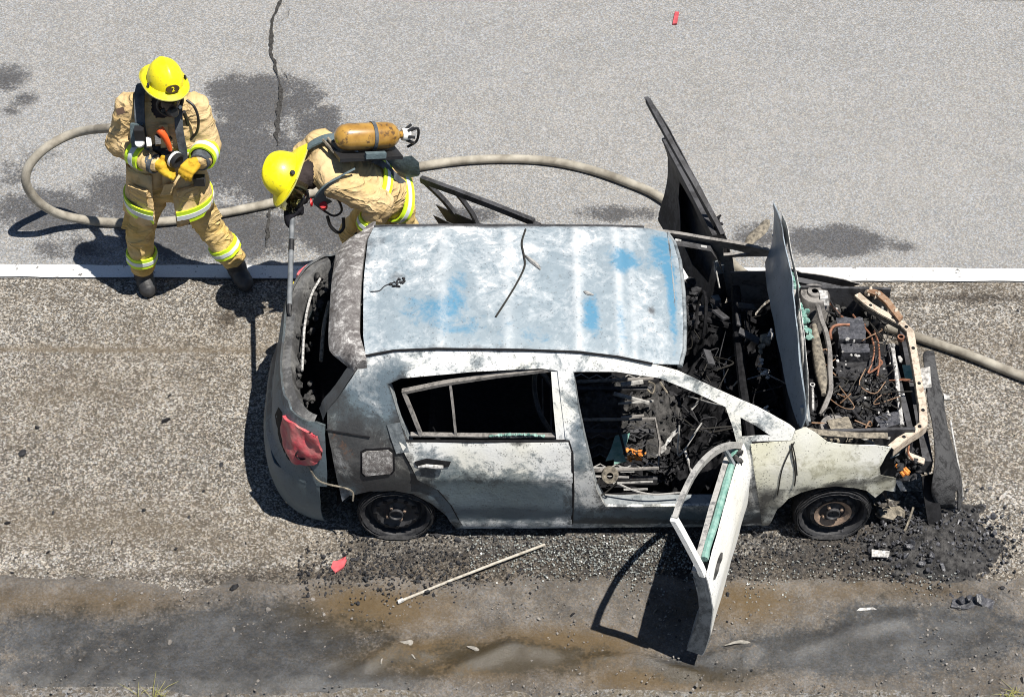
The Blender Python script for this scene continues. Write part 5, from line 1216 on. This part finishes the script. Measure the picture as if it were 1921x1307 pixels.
def air_set(parent, c0, c1, back):
    """cylinder from c0 (shoulder end) to c1 (valve end) on a back plate; back = direction away from the wearer"""
    c0, c1 = Vector(c0), Vector(c1); ax = (c1 - c0).normalized(); L = (c1 - c0).length; bk = Vector(back); bk = (bk - ax * bk.dot(ax)).normalized(); sd_ = ax.cross(bk); r_ = .083
    Mx = Matrix(((sd_.x, bk.x, ax.x, c0.x), (sd_.y, bk.y, ax.y, c0.y), (sd_.z, bk.z, ax.z, c0.z), (0, 0, 0, 1)))
    prof = [(.001, 0), (.03, .004), (.058, .02), (.075, .045), (r_, .085), (r_, L - .085), (.075, L - .045), (.058, L - .02), (.032, L - .004), (.022, L + .005), (.02, L + .03), (.001, L + .032)]
    t = MB().lathe(prof, 36, Mx).build('air_cylinder', M['tank'], parent, 50)
    MB().lathe([(r_ + .001, L * .56), (r_ + .006, L * .56), (r_ + .006, L * .56 + .022), (r_ + .001, L * .56 + .022)], 36, Mx).build('cylinder_band', M['strap'], t)
    MB().lathe([(.001, L + .02), (.036, L + .02), (.040, L + .035), (.036, L + .07), (.001, L + .072)], 16, Mx).build('valve_collar', M['whitepl'], t)
    v = MB()
    for k in range(6): v.tube([Mx @ Vector((.035 * math.cos(k), .035 * math.sin(k), L + .05)), Mx @ Vector((.05 * math.cos(k * 1.3), .055 * math.sin(k * 1.1), L + .09))], .010, 6)
    v.tube(spline([Mx @ Vector((0, .02, L + .06)), Mx @ Vector((.03, .05, L + .11)), Mx @ Vector((.01, -.04, L + .12)), Mx @ Vector((-.01, -.09, L + .07))], 5), .009, 6); v.build('valve', M['rubber'], t)
    # plate between cylinder and back
    pl = MB(); pl.box(Mx @ Vector((0, -r_ - .018, L * .5)), (.24, .022, L * .98), Mx.to_3x3()); pl.build('back_plate', M['rubber'], t)
    bx = MB(); bx.box(Mx @ Vector((.125 * (1 if sd_.y < 0 else -1), -r_ + .01, L * .55)), (.035, .035, .13), Mx.to_3x3()); bx.build('pressure_alarm', M['steelblue'], t)
    return t, Mx
def boot(parent, ankle, toe, top):
    a, t, k = Vector(ankle), Vector(toe), Vector(top); d = (t - a); d.z = 0; d.normalize()
    heel = a - d * .05; heel.z = .045
    toe_c = t - d * .05; toe_c.z = .048; mid = a.lerp(toe_c, .5); mid.z = .06
    return blob('boot', [(k, .072, a, .066), (a, .066, heel, .052), (heel, .050, mid, .062), (mid, .062, toe_c, .060)], .009, [M['bootleather']], parent, .004, 14, 2)

# ---- standing firefighter
def J(px, py, z): return atZ(px, py, z)
hd = J(316, 158, 1.64)
rsh, lsh = Vector((-2.985, 1.47, 1.415)), Vector((-2.585, 1.47, 1.415))
rel, lel = J(222, 268, 1.16), J(392, 272, 1.16); rwr, lwr = J(284, 304, 1.17), J(378, 298, 1.17)
rhip, lhip = Vector((-2.90, 1.37, .88)), Vector((-2.71, 1.38, .88)); rkn, lkn = J(263, 432, .50), J(388, 415, .50); rak, lak = J(267, 497, .20), J(434, 482, .20)
pel = (rhip + lhip) / 2; chest = Vector((-2.79, 1.46, 1.28))
caps = [(rhip, .135, lhip, .135, 1), (rhip + Vector((.0, 0, .1)), .15, Vector((-2.86, 1.43, 1.15)), .155), (lhip + Vector((0, 0, .1)), .15, Vector((-2.71, 1.43, 1.15)), .155),
        (Vector((-2.86, 1.43, 1.15)), .155, Vector((-2.87, 1.46, 1.33)), .150), (Vector((-2.71, 1.43, 1.15)), .155, Vector((-2.70, 1.46, 1.33)), .150), (rsh, .100, lsh, .100),
        (Vector((-2.90, 1.46, 1.36)), .12, Vector((-2.67, 1.46, 1.36)), .12), (Vector((-2.775, 1.45, 1.43)), .10, hd + Vector((-.01, .02, -.10)), .075, 2), (hd + Vector((0, .01, .02)), .100, hd + Vector((0, -.01, -.04)), .092, 2),
        (rsh, .098, rel, .084), (rel, .084, rwr, .068), (lsh, .098, lel, .084), (lel, .084, lwr, .068),
        (rhip, .120, rkn, .097, 1), (rkn, .097, rak, .088, 1), (lhip, .120, lkn, .097, 1), (lkn, .097, lak, .088, 1)]
pA = blob('person', caps, .012, [M['suit'], M['trouser'], M['hood']], None, .017, 9, 2, 3)
tag(pA, 'standing firefighter in tan turnout gear and yellow helmet holding a hose nozzle', 'person', 'firefighters')
HMA = frame(J(310, 152, 1.705), (.10, .02, .99), (.42, -.88, -.10)) @ Matrix.Scale(.90, 4)
helmet(pA, HMA, '2'); mask(pA, HMA @ Matrix.Translation((0, .02, -.035)))
# coat skirt, open at the front
V = []; F = []; n = 44
for i in range(n + 1):
    a = R(-90 + 14) + R(332) * i / n
    for k, (z, rx, ry) in enumerate(((1.06, .235, .175), (.98, .240, .180), (.88, .252, .190), (.78, .268, .203), (.70, .278, .212))):
        wv_ = .014 * math.sin(a * 7 + k) * k / 4 + .010 * noise.noise((a * 3, z * 8, 1)); V.append(Vector((-2.805 + (rx + wv_) * math.cos(a), 1.40 + (ry + wv_) * math.sin(a) - .01 * k, z + .015 * math.cos(a) * k / 4)))
for i in range(n):
    for k in range(4): F.append((i * 5 + k, i * 5 + 5 + k, i * 5 + 6 + k, i * 5 + 1 + k))
sk = mesh_obj('coat_skirt', V, F, M['suit'], pA, 60); md = sk.modifiers.new('t', 'SOLIDIFY'); md.thickness = .012
ringband(sk, (-2.805, 1.365, .765), (.02, .0, 1), .288, .222, .10, (1, 0, 0), (R(-90 + 15), R(-90 + 15 + 330)))
ringband(pA, rkn.lerp(rak, .72), rak - rkn, .101, .101, .075); ringband(pA, lkn.lerp(lak, .72), lak - lkn, .101, .101, .075)
ringband(pA, rel.lerp(rwr, .66), rwr - rel, .086, .086, .10); ringband(pA, lel.lerp(lwr, .62), lwr - lel, .086, .086, .10)
ringband(pA, Vector((-2.785, 1.44, 1.16)), (0, .05, 1), .245, .168, .07, (1, 0, 0))
for kn, ak in ():
    mb = MB(); d = (ak - kn).normalized(); c = ak + d * .075; ringp = [c + (Vector((1, 0, 0)) * math.cos(a) + Vector((0, 1, 0)) * math.sin(a)) * .098 for a in [2 * math.pi * i / 20 for i in range(21)]]; mb.tube(ringp, .012, 6, False); mb.build('trouser_cuff', M['trouser'], pA)
boot(pA, J(270, 516, .085), J(281, 556, .02), rak + Vector((0, 0, .0))); boot(pA, J(446, 506, .085), J(466, 545, .02), lak + Vector((0, 0, .0)))
# gloves round the nozzle
noz_a, noz_b = J(288, 272, 1.22), J(333, 303, 1.20)
glove('glove', pA, rwr, J(303, 312, 1.17), J(312, 318, 1.15), (.75, -.35, -.25), (.1, -.75, -.5), (.3, .2, .7), M['gloveleather'], (.2, .5, -.8))
glove('glove', pA, lwr, J(362, 308, 1.18), J(352, 318, 1.17), (-.45, -.55, -.45), (-.75, .25, .3), (-.6, .3, .4), M['gloveleather'], (-.1, .35, -.9))
for q, d in ((rwr, rwr - rel), (lwr, lwr - lel)):
    mb = MB(); ax = d.normalized(); Mx = d.to_track_quat('Z', 'Y').to_matrix().to_4x4(); Mx.translation = q + ax * .012; mb.lathe([(.060, -.03), (.066, -.028), (.062, .03), (.052, .032)], 20, Mx); mb.build('glove_cuff', M['strap'], pA)
# breathing set, harness and chest gear
tA, _ = air_set(pA, (-2.79, 1.70, 1.42), (-2.79, 1.68, .98), (0, 1, 0))
def front_y(x, z): return 1.46 - .152 + .05 * abs(x + 2.785) / .2 - .0
for xx, wdt in ((-2.905, .062), (-2.665, .05)):
    L = [(xx + .01, 1.62, 1.42), (xx, 1.56, 1.525), (xx - .0, 1.44, 1.555), (xx, 1.345, 1.48), (xx, 1.295, 1.36), (xx + .01, 1.272, 1.22), (xx + .0, 1.262, 1.08)]
    MB().strip(spline(L, 4), [Vector((wdt, 0, 0))] * 25, .012).build('harness_strap', M['strap'], pA)
MB().strip(spline([(-2.925, 1.30, 1.42), (-2.93, 1.275, 1.34), (-2.93, 1.262, 1.27)], 4), [Vector((.075, 0, 0))] * 9, .03).build('strap_pad', M['steelblue'], pA)
mb = MB(); mb.lathe([(.001, .02), (.026, .02), (.030, .012), (.03, -.01)], 18, frame(atY(262, 268, 1.235), (0, -.7, .7), (1, 0, 0))); mb.build('pressure_gauge', M['whitepl'], pA)
mb = MB(); mb.box(atY(279, 267, 1.235), (.055, .03, .05), frame((0, 0, 0), (.2, -.6, .75), (1, 0, .2)).to_3x3()); mb.build('gauge_tag', M['whitepl'], pA)
mb = MB(); mb.box(atY(262, 250, 1.25), (.06, .05, .08)); mb.build('gauge_console', M['rubber'], pA)
mb = MB(); mb.tube(spline([atY(299, 242, 1.24), atY(307, 253, 1.225), atY(315, 268, 1.22), atY(320, 282, 1.22)], 4), [.026, .028, .028, .026, .024, .022, .02, .019, .018, .017, .016, .014, .012], 9); mb.build('orange_radio_cover', M['orangemic'], pA)
mb = MB(); mb.box(atY(296, 264, 1.215), (.055, .035, .05), frame((0, 0, 0), (.2, -.6, .75), (1, 0, .2)).to_3x3()); mb.build('speaker_microphone', M['rubber'], pA)
mb = MB(); mb.tube(spline([J(345, 210, 1.50), J(352, 232, 1.38), J(348, 250, 1.30), J(340, 270, 1.22)], 5), .012, 7); mb.build('breathing_hose', M['rubber'], pA)
mb = MB(); mb.tube(spline([J(350, 188, 1.56), J(364, 200, 1.53), J(372, 222, 1.45), J(370, 246, 1.33), J(358, 262, 1.26)], 5), .009, 7); mb.build('air_line', M['rubber'], pA)
mb = MB(); mb.tube(spline([J(318, 232, 1.38), J(326, 245, 1.34), J(333, 262, 1.28)], 4), .008, 6); mb.tube(spline([J(306, 225, 1.40), J(316, 245, 1.34), J(322, 262, 1.29)], 4), .006, 6); mb.build('microphone_cord', M['rubber'], pA)
MB().strip([J(226, 206, 1.46) + Vector((0, -.02, .03)), J(230, 216, 1.43) + Vector((0, -.03, .03))], (.05, 0, .02), .004).build('sleeve_badge', m_plain('badge_cloth', (.10, .06, .04), .8), pA)
mb = MB(); mb.box(J(374, 338, 1.02), (.07, .05, .06)); mb.build('belt_pouch', M['rubber'], pA)
MB().strip([J(318, 345, 1.02), J(314, 358, .97), J(310, 366, .93)], (.07, .0, .01), .012).build('coat_flap', M['suit'], sk)

fl = MB(); fl.strip(spline([(-2.765, 1.315, 1.40), (-2.765, 1.290, 1.28), (-2.77, 1.272, 1.15), (-2.775, 1.235, 1.02), (-2.78, 1.205, .92)], 5), [Vector((.055, .004, 0))] * 21, .010); fl.build('coat_closure', M['suit'], pA)
for sx in (-1, 1):
    cx = -2.805 + sx * .155; MB().box((cx, 1.218 - .0 + .012 * 0, .90), (.13, .028, .12), Matrix.Rotation(R(sx * 28), 3, 'Z') @ Matrix.Rotation(R(6), 3, 'X')).build('coat_pocket', M['suit'], sk)
    MB().box((cx, 1.208, .955), (.14, .022, .035), Matrix.Rotation(R(sx * 28), 3, 'Z')).build('pocket_flap', M['suit'], sk)
for hp_, kn_, sx in ((rhip, rkn, -1), (lhip, lkn, 1)):
    c = hp_.lerp(kn_, .70) + Vector((sx * .070, -.035, 0)); MB().box(c, (.045, .11, .15), (kn_ - hp_).to_track_quat('-Z', 'Y').to_matrix() @ Matrix.Rotation(R(sx * 20), 3, 'Z')).build('thigh_pocket', M['trouser'], pA)
# ---- bending firefighter
hipL, hipR = Vector((-1.38, 1.17, .93)), Vector((-1.36, 1.35, .93)); shL, shR = Vector((-1.70, 1.02, 1.19)), Vector((-1.80, 1.29, 1.25))
elL, wrL = J(712, 384, 1.05), J(690, 428, .86); elR, wrR = Vector((-1.97, 1.25, 1.10)), Vector((-1.955, 1.03, 1.05))
knL, akL, knR, akR = Vector((-1.62, 1.27, .54)), Vector((-1.55, 1.44, .14)), Vector((-1.33, 1.37, .52)), Vector((-1.18, 1.47, .14))
hB = J(552, 338, 1.16); mid = Vector((-1.52, 1.18, 1.09))
capsB = [(hipL, .128, hipR, .128), (hipL + Vector((-.02, .0, .03)), .155, Vector((-1.52, 1.12, 1.08)), .155), (hipR + Vector((-.02, -.02, .03)), .155, Vector((-1.55, 1.27, 1.11)), .155),
         (Vector((-1.52, 1.12, 1.08)), .155, Vector((-1.67, 1.08, 1.16)), .14), (Vector((-1.55, 1.27, 1.11)), .155, Vector((-1.74, 1.24, 1.20)), .14), (shL, .11, shR, .11),
         (Vector((-1.74, 1.16, 1.20)), .10, hB + Vector((.03, .01, .0)), .085, 2), (hB, .10, hB + Vector((-.05, -.02, .02)), .098, 2),
         (shL, .105, elL, .094), (elL, .094, wrL, .074), (shR, .110, elR, .092), (elR, .085, wrR, .05, 2),
         (hipL, .13, knL, .105, 1), (knL, .105, akL, .095, 1), (hipR, .13, knR, .105, 1), (knR, .105, akR, .095, 1)]
pB = blob('person', capsB, .014, [M['suit'], M['trouser'], M['hood']], None, .018, 8.5, 2, 17)
tag(pB, 'firefighter bending forward behind the car with an amber air cylinder on the back', 'person', 'firefighters')
HMB = frame(J(538, 330, 1.19), (-.80, -.02, .60), (-.12, -.90, -.42))
helmet(pB, HMB, None, True); mask(pB, HMB)
axT = (mid - (hipL + hipR) / 2).normalized()
ringband(pB, (hipL + hipR) / 2 + Vector((.015, 0, -.02)), axT + Vector((0, 0, -.2)), .235, .150, .075, (0, 1, 0))
ringband(pB, Vector((-1.50, 1.195, 1.07)), axT, .235, .172, .075, (0, 1, 0))
ringband(pB, elL.lerp(wrL, .75), wrL - elL, .084, .084, .07); ringband(pB, knR.lerp(akR, .7), akR - knR, .11, .11, .075); ringband(pB, knL.lerp(akL, .7), akL - knL, .11, .11, .075)
boot(pB, (akL.x, akL.y, .085), akL + Vector((-.20, -.05, -.11)), akL + Vector((0, 0, .02))); boot(pB, (akR.x, akR.y, .085), akR + Vector((-.20, -.05, -.11)), akR + Vector((0, 0, .02)))
grip = J(550, 404, 1.0)
glove('glove', pB, wrR, grip + Vector((.02, .03, .035)), grip + Vector((-.015, .0, .03)), (-.5, -.6, -.2), (.15, -.75, -.2), (.5, -.3, -.2), M['blackglove'], (.35, .1, -.9), .019, (.085, .095, .09, .075))
blob('glove_gauntlet', [(wrR + Vector((0, .02, .02)), .058, grip + Vector((.02, .03, .03)), .048)], .009, [M['blackglove']], pB, .004, 14, 2)
hl = wrL + (wrL - elL).normalized() * .07
glove('glove', pB, wrL, hl, hl + Vector((-.045, .01, -.03)), (-.7, .1, -.6), (0, -1, 0), (-.3, -.7, -.2), M['blackglove'], (.2, .1, -.9))
tB, TM = air_set(pB, J(628, 258, 1.475), J(748, 253, 1.385), (.10, .28, .95))
MB().strip(spline([(-1.60, .985, 1.30), (-1.69, .93, 1.28), (-1.76, .925, 1.20), (-1.79, .95, 1.10), (-1.76, 1.0, 1.02)], 5), [Vector((.075, .03, .025))] * 21, .012).build('harness_strap', M['steelblue'], pB)
MB().strip(spline([(-1.66, 1.22, 1.375), (-1.76, 1.21, 1.375), (-1.86, 1.20, 1.32), (-1.90, 1.19, 1.24)], 5), [Vector((.01, .07, .0))] * 16, .012).build('harness_strap', M['steelblue'], pB)
for k in range(2): MB().tube([J(606 + 9 * k, 262 - 3 * k, 1.40), J(628 + 9 * k, 287 - 3 * k, 1.37)], .010, 6).build('air_line', M['tanash'], pB)
MB().tube(spline([J(628, 286, 1.37), J(650, 288, 1.36), J(672, 285, 1.36)], 4), .008, 6).build('air_line', M['silver'], pB)
bm_ = MB(); q = [J(722, 290, 1.28), J(748, 296, 1.25), J(772, 292, 1.22), J(786, 305, 1.15), J(788, 326, 1.08), J(770, 330, 1.06), J(745, 318, 1.14)]
cen = sum(q, Vector()) / 7; nn = Vector((.3, -.35, .9)).normalized(); Vq = q + [p - nn * .03 for p in q]; Fq = [tuple(range(6, -1, -1)), tuple(range(7, 14))] + [(i, (i + 1) % 7, 7 + (i + 1) % 7, 7 + i) for i in range(7)]
bm_.add(Vq, Fq).build('lumbar_pad', M['steelblue'], pB, 30)
MB().strip(spline([J(700, 300, 1.27), J(722, 312, 1.20), J(742, 332, 1.12), J(757, 345, 1.04)], 4), [Vector((.02, .035, .01))] * 13, .014).build('waist_belt', M['strap'], pB)
MB().tube(spline([J(600, 345, 1.15), J(616, 360, 1.12), J(634, 375, 1.06), J(641, 395, .98), J(628, 405, .94), J(612, 398, .96), J(590, 382, 1.02)], 5), .008, 6).build('gauge_line', M['rubber'], pB)
MB().tube(spline([J(614, 406, .95), J(620, 424, .88), J(634, 436, .82), J(644, 428, .84), J(644, 408, .90)], 5), .011, 7).build('breathing_hose', M['rubber'], pB)
mb = MB(); mb.lathe([(.001, .03), (.022, .03), (.026, .02), (.024, -.03), (.001, -.03)], 14, frame(J(607, 386, 1.04), (0, -.6, .8), (1, 0, 0))); mb.build('bypass_knob', M['redpl'], pB)
mb = MB(); mb.chunk(J(584, 380, 1.04), .022); mb.build('red_button', M['redpl'], pB)
# ================================================================== what they hold
NZ = (noz_b - noz_a).normalized()
hose = tag(empty('fire_hose', (noz_b.x, noz_b.y, 0)), 'grey-tan fire hose looping over the road from a black nozzle', 'hose')
def at_root(o, root): o.parent = root; o.matrix_parent_inverse = Matrix.Translation(-root.location); return o
path = [noz_a, J(262, 262, 1.10), J(232, 246, 1.0), J(200, 241, .92), J(140, 250, .78), (90, 275, .74), (58, 306, .66), (48, 335, .56), (58, 362, .43), (84, 388, .28), (122, 405, .13), (188, 416, .034), (260, 418, .034), (330, 413, .034), (420, 399, .034), (530, 376, .034), (650, 344, .034), (770, 316, .034), (850, 303, .034), (930, 298, .034), (1020, 301, .034), (1100, 316, .034), (1180, 343, .034), (1238, 370, .034)]
path = [p if isinstance(p, Vector) else J(*p) for p in path] + [Vector(v) for v in ((.68, 1.86, .034), (.95, 1.42, .034), (1.30, 1.13, .034), (1.70, .98, .034), (2.07, .80, .034), (2.36, .645, .034), (2.67, .455, .034), (3.3, .10, .034), (4.6, -.5, .034))]
hp = spline(path, 7)
at_root(MB().tube(hp, [.031 + .0012 * noise.noise(p * 9) for p in hp], 12).build('hose_jacket', M['hosecloth'], None, 60), hose)
Mn = NZ.to_track_quat('Z', 'Y').to_matrix().to_4x4(); Mn.translation = noz_a; Ln = (noz_b - noz_a).length
nz = at_root(MB().lathe([(.001, -.02), (.034, -.02), (.038, .0), (.038, .05), (.030, .06), (.030, .10), (.042, .11), (.046, Ln * .75), (.050, Ln * .8), (.052, Ln), (.040, Ln + .01), (.001, Ln - .01)], 24, Mn).build('nozzle', M['rubber'], None, 35), hose)
MB().lathe([(.053, Ln * .83), (.055, Ln * .84), (.055, Ln * .91), (.053, Ln * .92)], 24, Mn).build('nozzle_ring', M['whitepl'], nz)
MB().tube(spline([Mn @ Vector((0, .04, .06)), Mn @ Vector((.02, .085, .04)), Mn @ Vector((.0, .10, -.0))], 4), .012, 7).build('bale_handle', M['rubber'], nz)
pk = tag(empty('pike_pole', (-1.94, .35, 0)), 'grey pole reaching from a black glove to the rear of the car', 'pole')
p0, p1 = J(549, 384, 1.03), J(543, 572, .885)
at_root(MB().tube([p0, p0.lerp(p1, .35), p0.lerp(p1, .7), p1], .0165, 10).build('shaft', M['pole'], None), pk)
at_root(MB().tube([p0.lerp(p1, .36), p0.lerp(p1, .47)], .0185, 10).build('grip_sleeve', M['rubber'], None), pk)
at_root(MB().tube([p1, p1 + (p1 - p0).normalized() * .06, p1 + (p1 - p0).normalized() * .09 + Vector((.02, 0, -.02))], [.017, .012, .004], 8).build('tip', M['rubber'], None), pk)
# ================================================================== debris on the ground
def gz(x, y): return .0 if y > -1.12 else .01
V = []; F = []; n = 46; m_ = 34; x0, x1, y0, y1 = 1.42, 2.36, -1.34, -.42
for i in range(n + 1):
    for j in range(m_ + 1):
        x = x0 + (x1 - x0) * i / n; y = y0 + (y1 - y0) * j / m_
        d = ((x - 1.93) / .34) ** 2 + ((y + .86) / .30) ** 2; h_ = .085 * math.exp(-d * 1.3) * (1 + .5 * fbm((x * 6, y * 6, 1))) + .035 * abs(fbm((x * 14, y * 14, 3))) * math.exp(-d * .8) - .024 + .016 * fbm((x * 9, y * 9, 6), 3)
        V.append((x, y, h_))
for i in range(n):
    for j in range(m_): a = i * (m_ + 1) + j; F.append((a, a + m_ + 1, a + m_ + 2, a + 1))
M['heap'] = m_plain('heap_ash', (.085, .082, .08), .9, col2=(.014, .014, .015), sc=22, bump=.03, bsc=38)
tag(mesh_obj('ash_heap', V, F, M['heap'], None, None), 'heap of grey ash and char beside the front wheel', 'ash', None, 'stuff')
mb = MB()
for i in range(700):
    a = random.gauss(0, .62); b = random.gauss(0, .55); x = 1.88 + a * .40; y = -.84 + b * .30; d = a * a + b * b
    (mb.flake if i % 2 else mb.chunk)((x, y, .07 * math.exp(-d * 1.5) + random.uniform(-.005, .014)), random.uniform(.005, .014) * (1.9 if random.random() < .10 else 1))
tag(mb.build('char_rubble', M['char_glint'], None), 'glossy black char lumps strewn over the ash heap', 'rubble', None, 'stuff')
mb = MB()
for i in range(3200):
    px = random.uniform(640, 1900); py = random.gauss(1035, 32)
    if random.random() < .25: px = random.uniform(560, 900); py = random.gauss(1075, 30)
    if random.random() < .05: px = random.uniform(0, 1921); py = random.uniform(560, 1290)
    if py < 995 and px < 1640: py = 1000 + abs(py - 995) * .5
    p = atZ(px, py, 0.0); s_ = random.uniform(.003, .010) * (2.0 if random.random() < .06 else 1); (mb.flake if i % 2 else mb.chunk)((p.x, p.y, s_ * .3 + gz(p.x, p.y)), s_)
tag(mb.build('char_crumbs', M['char'], None), 'fine black char crumbs scattered round the car', 'debris', None, 'stuff')
mb = MB()
mb2 = MB()
for i in range(2600):
    k = random.random()
    if k < .55: px, py = random.gauss(1180, 110), random.gauss(1050, 28)
    elif k < .85: px, py = random.uniform(880, 1300), random.gauss(1030, 20)
    else: px, py = random.uniform(1400, 1800), random.gauss(1080, 30)
    p = atZ(px, py)
    if py < 1000: continue
    (mb if i % 3 else mb2).box((p.x, p.y, .004 + gz(p.x, p.y)), (random.uniform(.004, .010),) * 2 + (.005,), Matrix.Rotation(random.uniform(0, 3), 3, 'Z') @ Matrix.Rotation(random.uniform(-.6, .6), 3, 'X'))
M['glassbits'] = m_plain('crushed_safety_glass', (.36, .38, .36), .3, col2=(.12, .13, .13), sc=60)
tag(mb2.build('dark_grit', m_plain('dark_grit_stone', (.05, .05, .05), .8, col2=(.16, .14, .11), sc=50), None), 'dark gritty fragments strewn along the car sill', 'grit', None, 'stuff')
tag(mb.build('crushed_glass', M['glassbits'], None), 'crushed pale safety glass lying below the open front door', 'glass', None, 'stuff')
mb = MB()
for i in range(1300):
    px, py = random.uniform(-20, 1940), random.uniform(1108, 1307)
    p = atZ(px, py); s_ = random.uniform(.003, .008) * (2.2 if random.random() < .05 else 1); mb.chunk((p.x, p.y, .012 + s_ * .2), s_, squash=.7)
tag(mb.build('verge_pebbles', m_plain('pebble_stone', (.24, .22, .20), .85, col2=(.10, .09, .08), sc=8), None), 'small loose pebbles lying on the muddy verge', 'pebbles', None, 'stuff')
def scrap(name, px, py, mat, label, cat, parts, group=None, z=0.0):
    p = atZ(px, py, z); r = tag(empty(name, (p.x, p.y, z)), label, cat, group)
    for nm, mb in parts: mb.build(nm, M[mat] if isinstance(mat, str) else mat, r)
    return r
def jag(L, th=.02):
    """thin torn piece: outline in metres, crumpled"""
    V = [Vector((x, y, .012 + .018 * noise.noise((x * 30, y * 30, 7)))) for x, y in L] + [Vector((x, y, .012 + .018 * noise.noise((x * 30, y * 30, 7)) - th)) for x, y in L]; k = len(L)
    return MB().add(V, [tuple(range(k)), tuple(range(2 * k - 1, k - 1, -1))] + [(i, i + k, (i + 1) % k + k, (i + 1) % k) for i in range(k)])
scrap('red_scrap', 636, 1060, 'scrapred', 'pinkish-red torn lamp fragment on the gravel behind the rear wheel', 'scrap', [('shard', jag([(-.045, -.03), (-.02, -.06), (.03, -.02), (.045, .03), (.01, .05), (-.01, .02), (-.035, .02)], .012)), ('shard', jag([(.0, .0), (.03, .01), (.04, .06), (.015, .055)], .02))], z=.0)
scrap('red_strip', 1266, 36, 'scrapred', 'narrow red plastic strip lying across the bare traffic lane', 'scrap', [('strip', jag([(-.022, -.075), (.012, -.08), (.036, .07), (.004, .075)], .012))], z=.002)
a, b = atZ(750, 1127, .02), atZ(1022, 1021, .03); rod = tag(empty('bent_rod', (a.x, a.y, .0)), 'long thin pale rod lying on the ground below the rear door', 'rod')
o = MB().tube([Vector((0, 0, .018)), (b - a) * .33 + Vector((0, .006, .02)), (b - a) * .66 + Vector((0, .004, .022)), (b - a) + Vector((0, 0, .02))], .0085, 8).build('shaft', M['stick'], rod)
MB().tube([Vector((-.012, -.006, .018)), Vector((.02, .01, .02))], .013, 8).build('end_cap', M['whiteash'], rod)
scrap('charred_casing', 1824, 1132, 'char_glint', 'shiny black melted casing lying on the muddy verge', 'scrap', [('shell', jag([(-.13, -.03), (-.06, -.05), (.02, -.03), (.11, -.04), (.13, .01), (.05, .05), (-.03, .035), (-.11, .03)], .03)), ('lump', MB().chunk((-.07, 0, .03), .035).chunk((.04, .01, .03), .04).chunk((-.02, .015, .035), .03))], z=.01)
scrap('ash_flake', 1650, 1041, 'whiteash', 'white flaked panel fragment lying at the edge of the ash heap', 'scrap', [('flake', jag([(-.05, -.02), (.05, -.03), (.06, .02), (-.01, .025), (-.045, .03)], .006))], z=.02)
scrap('pale_flake', 1622, 1147, 'whiteash', 'pale twisted flake on the mud right of the open door', 'scrap', [('flake', jag([(-.06, -.012), (.02, -.022), (.07, .01), (.05, .02), (-.03, .014)], .006))], z=.012)
scrap('plastic_chip', 1776, 746, 'whiteash', 'small white square chip on the asphalt beside the front bumper', 'scrap', [('chip', jag([(-.018, -.02), (.02, -.018), (.018, .02), (-.02, .018)], .006))], z=.0)
scrap('brown_clod', 1662, 975, 'tanash', 'rounded brown half shell leaning beside the burnt front tyre', 'scrap', [('shell', MB().chunk((0, 0, .05), .065)), ('crust', MB().chunk((.07, .02, .045), .05))], z=.0)
scrap('seat_lever', 1703, 990, 'tanash', 'slender tan strut poking out of the ash heap', 'scrap', [('strut', MB().tube([(-.03, -.06, .06), (0, 0, .09), (.025, .06, .12)], .007, 6)), ('foot', MB().chunk((-.032, -.064, .058), .012))], z=.0)
for (px, py, s_) in ((42, 851, 14), (70, 803, 12), (312, 790, 18), (318, 743, 10), (382, 922, 9), (100, 962, 8), (270, 957, 9), (55, 900, 9), (415, 872, 8), (440, 1105, 24), (330, 1030, 10), (210, 1018, 8), (355, 970, 8), (14, 982, 10), (90, 1036, 8)):
    p = atZ(px, py); q = tag(MB().chunk((0, 0, 0), s_ / 600.0, squash=.6).build('char_fragment', M['char'], None), 'small black char fragment lying alone on the shoulder behind the car', 'fragment', 'loose char fragments'); q.location = (p.x, p.y, s_ / 1500.0)
# dry grass at the lower edge
M['grass'] = m_plain('dry_grass', (.22, .24, .06), .8, col2=(.30, .26, .10), sc=20)
mb = MB()
for (px, py, n_) in ((285, 1306, 22), (1898, 1304, 26)):
    c = atZ(px, py)
    for i in range(n_):
        bx_, by_ = c.x + random.gauss(0, .04), c.y + random.gauss(0, .03); d = Vector((random.gauss(0, .03), random.gauss(0, .03), random.uniform(.015, .04)))
        mb.tube([(bx_, by_, 0), Vector((bx_, by_, 0)) + d * .6, Vector((bx_, by_, 0)) + d + Vector((d.x, d.y, -.01))], [.0022, .0018, .0006], 4)
tag(mb.build('dry_grass', M['grass'], None), 'sparse tufts of yellow-green grass at the verge edge', 'grass', None, 'stuff')

def froth(px, py, L, label):
    p = atZ(px, py); r = tag(empty('froth_trail', (p.x, p.y, .02)), label, 'froth', 'froth curls on the mud')
    pts = spline([Vector((a * .0031, -b * .0043, .008)) for a, b in L], 5); k = len(pts)
    MB().tube(pts, [.003 + .010 * math.sin(math.pi * i / (k - 1)) for i in range(k)], 6, True, .5).build('curl', m_froth, r)
m_froth = m_plain('dried_froth', (.30, .28, .25), .9, col2=(.16, .15, .13), sc=40, bump=.004)
froth(745, 1222, [(-28, 25), (-24, 5), (-8, -8), (14, -10), (26, -12), (22, 0), (34, 16)], 'large hooked pale froth curl on the brown mud'); froth(888, 1224, [(-12, -6), (4, -2), (16, 8)], 'short pale froth dash on the brown mud'); froth(1390, 1222, [(-30, -6), (0, -12), (22, -4), (10, 14)], 'pale froth curl on the mud just beyond the open front door')
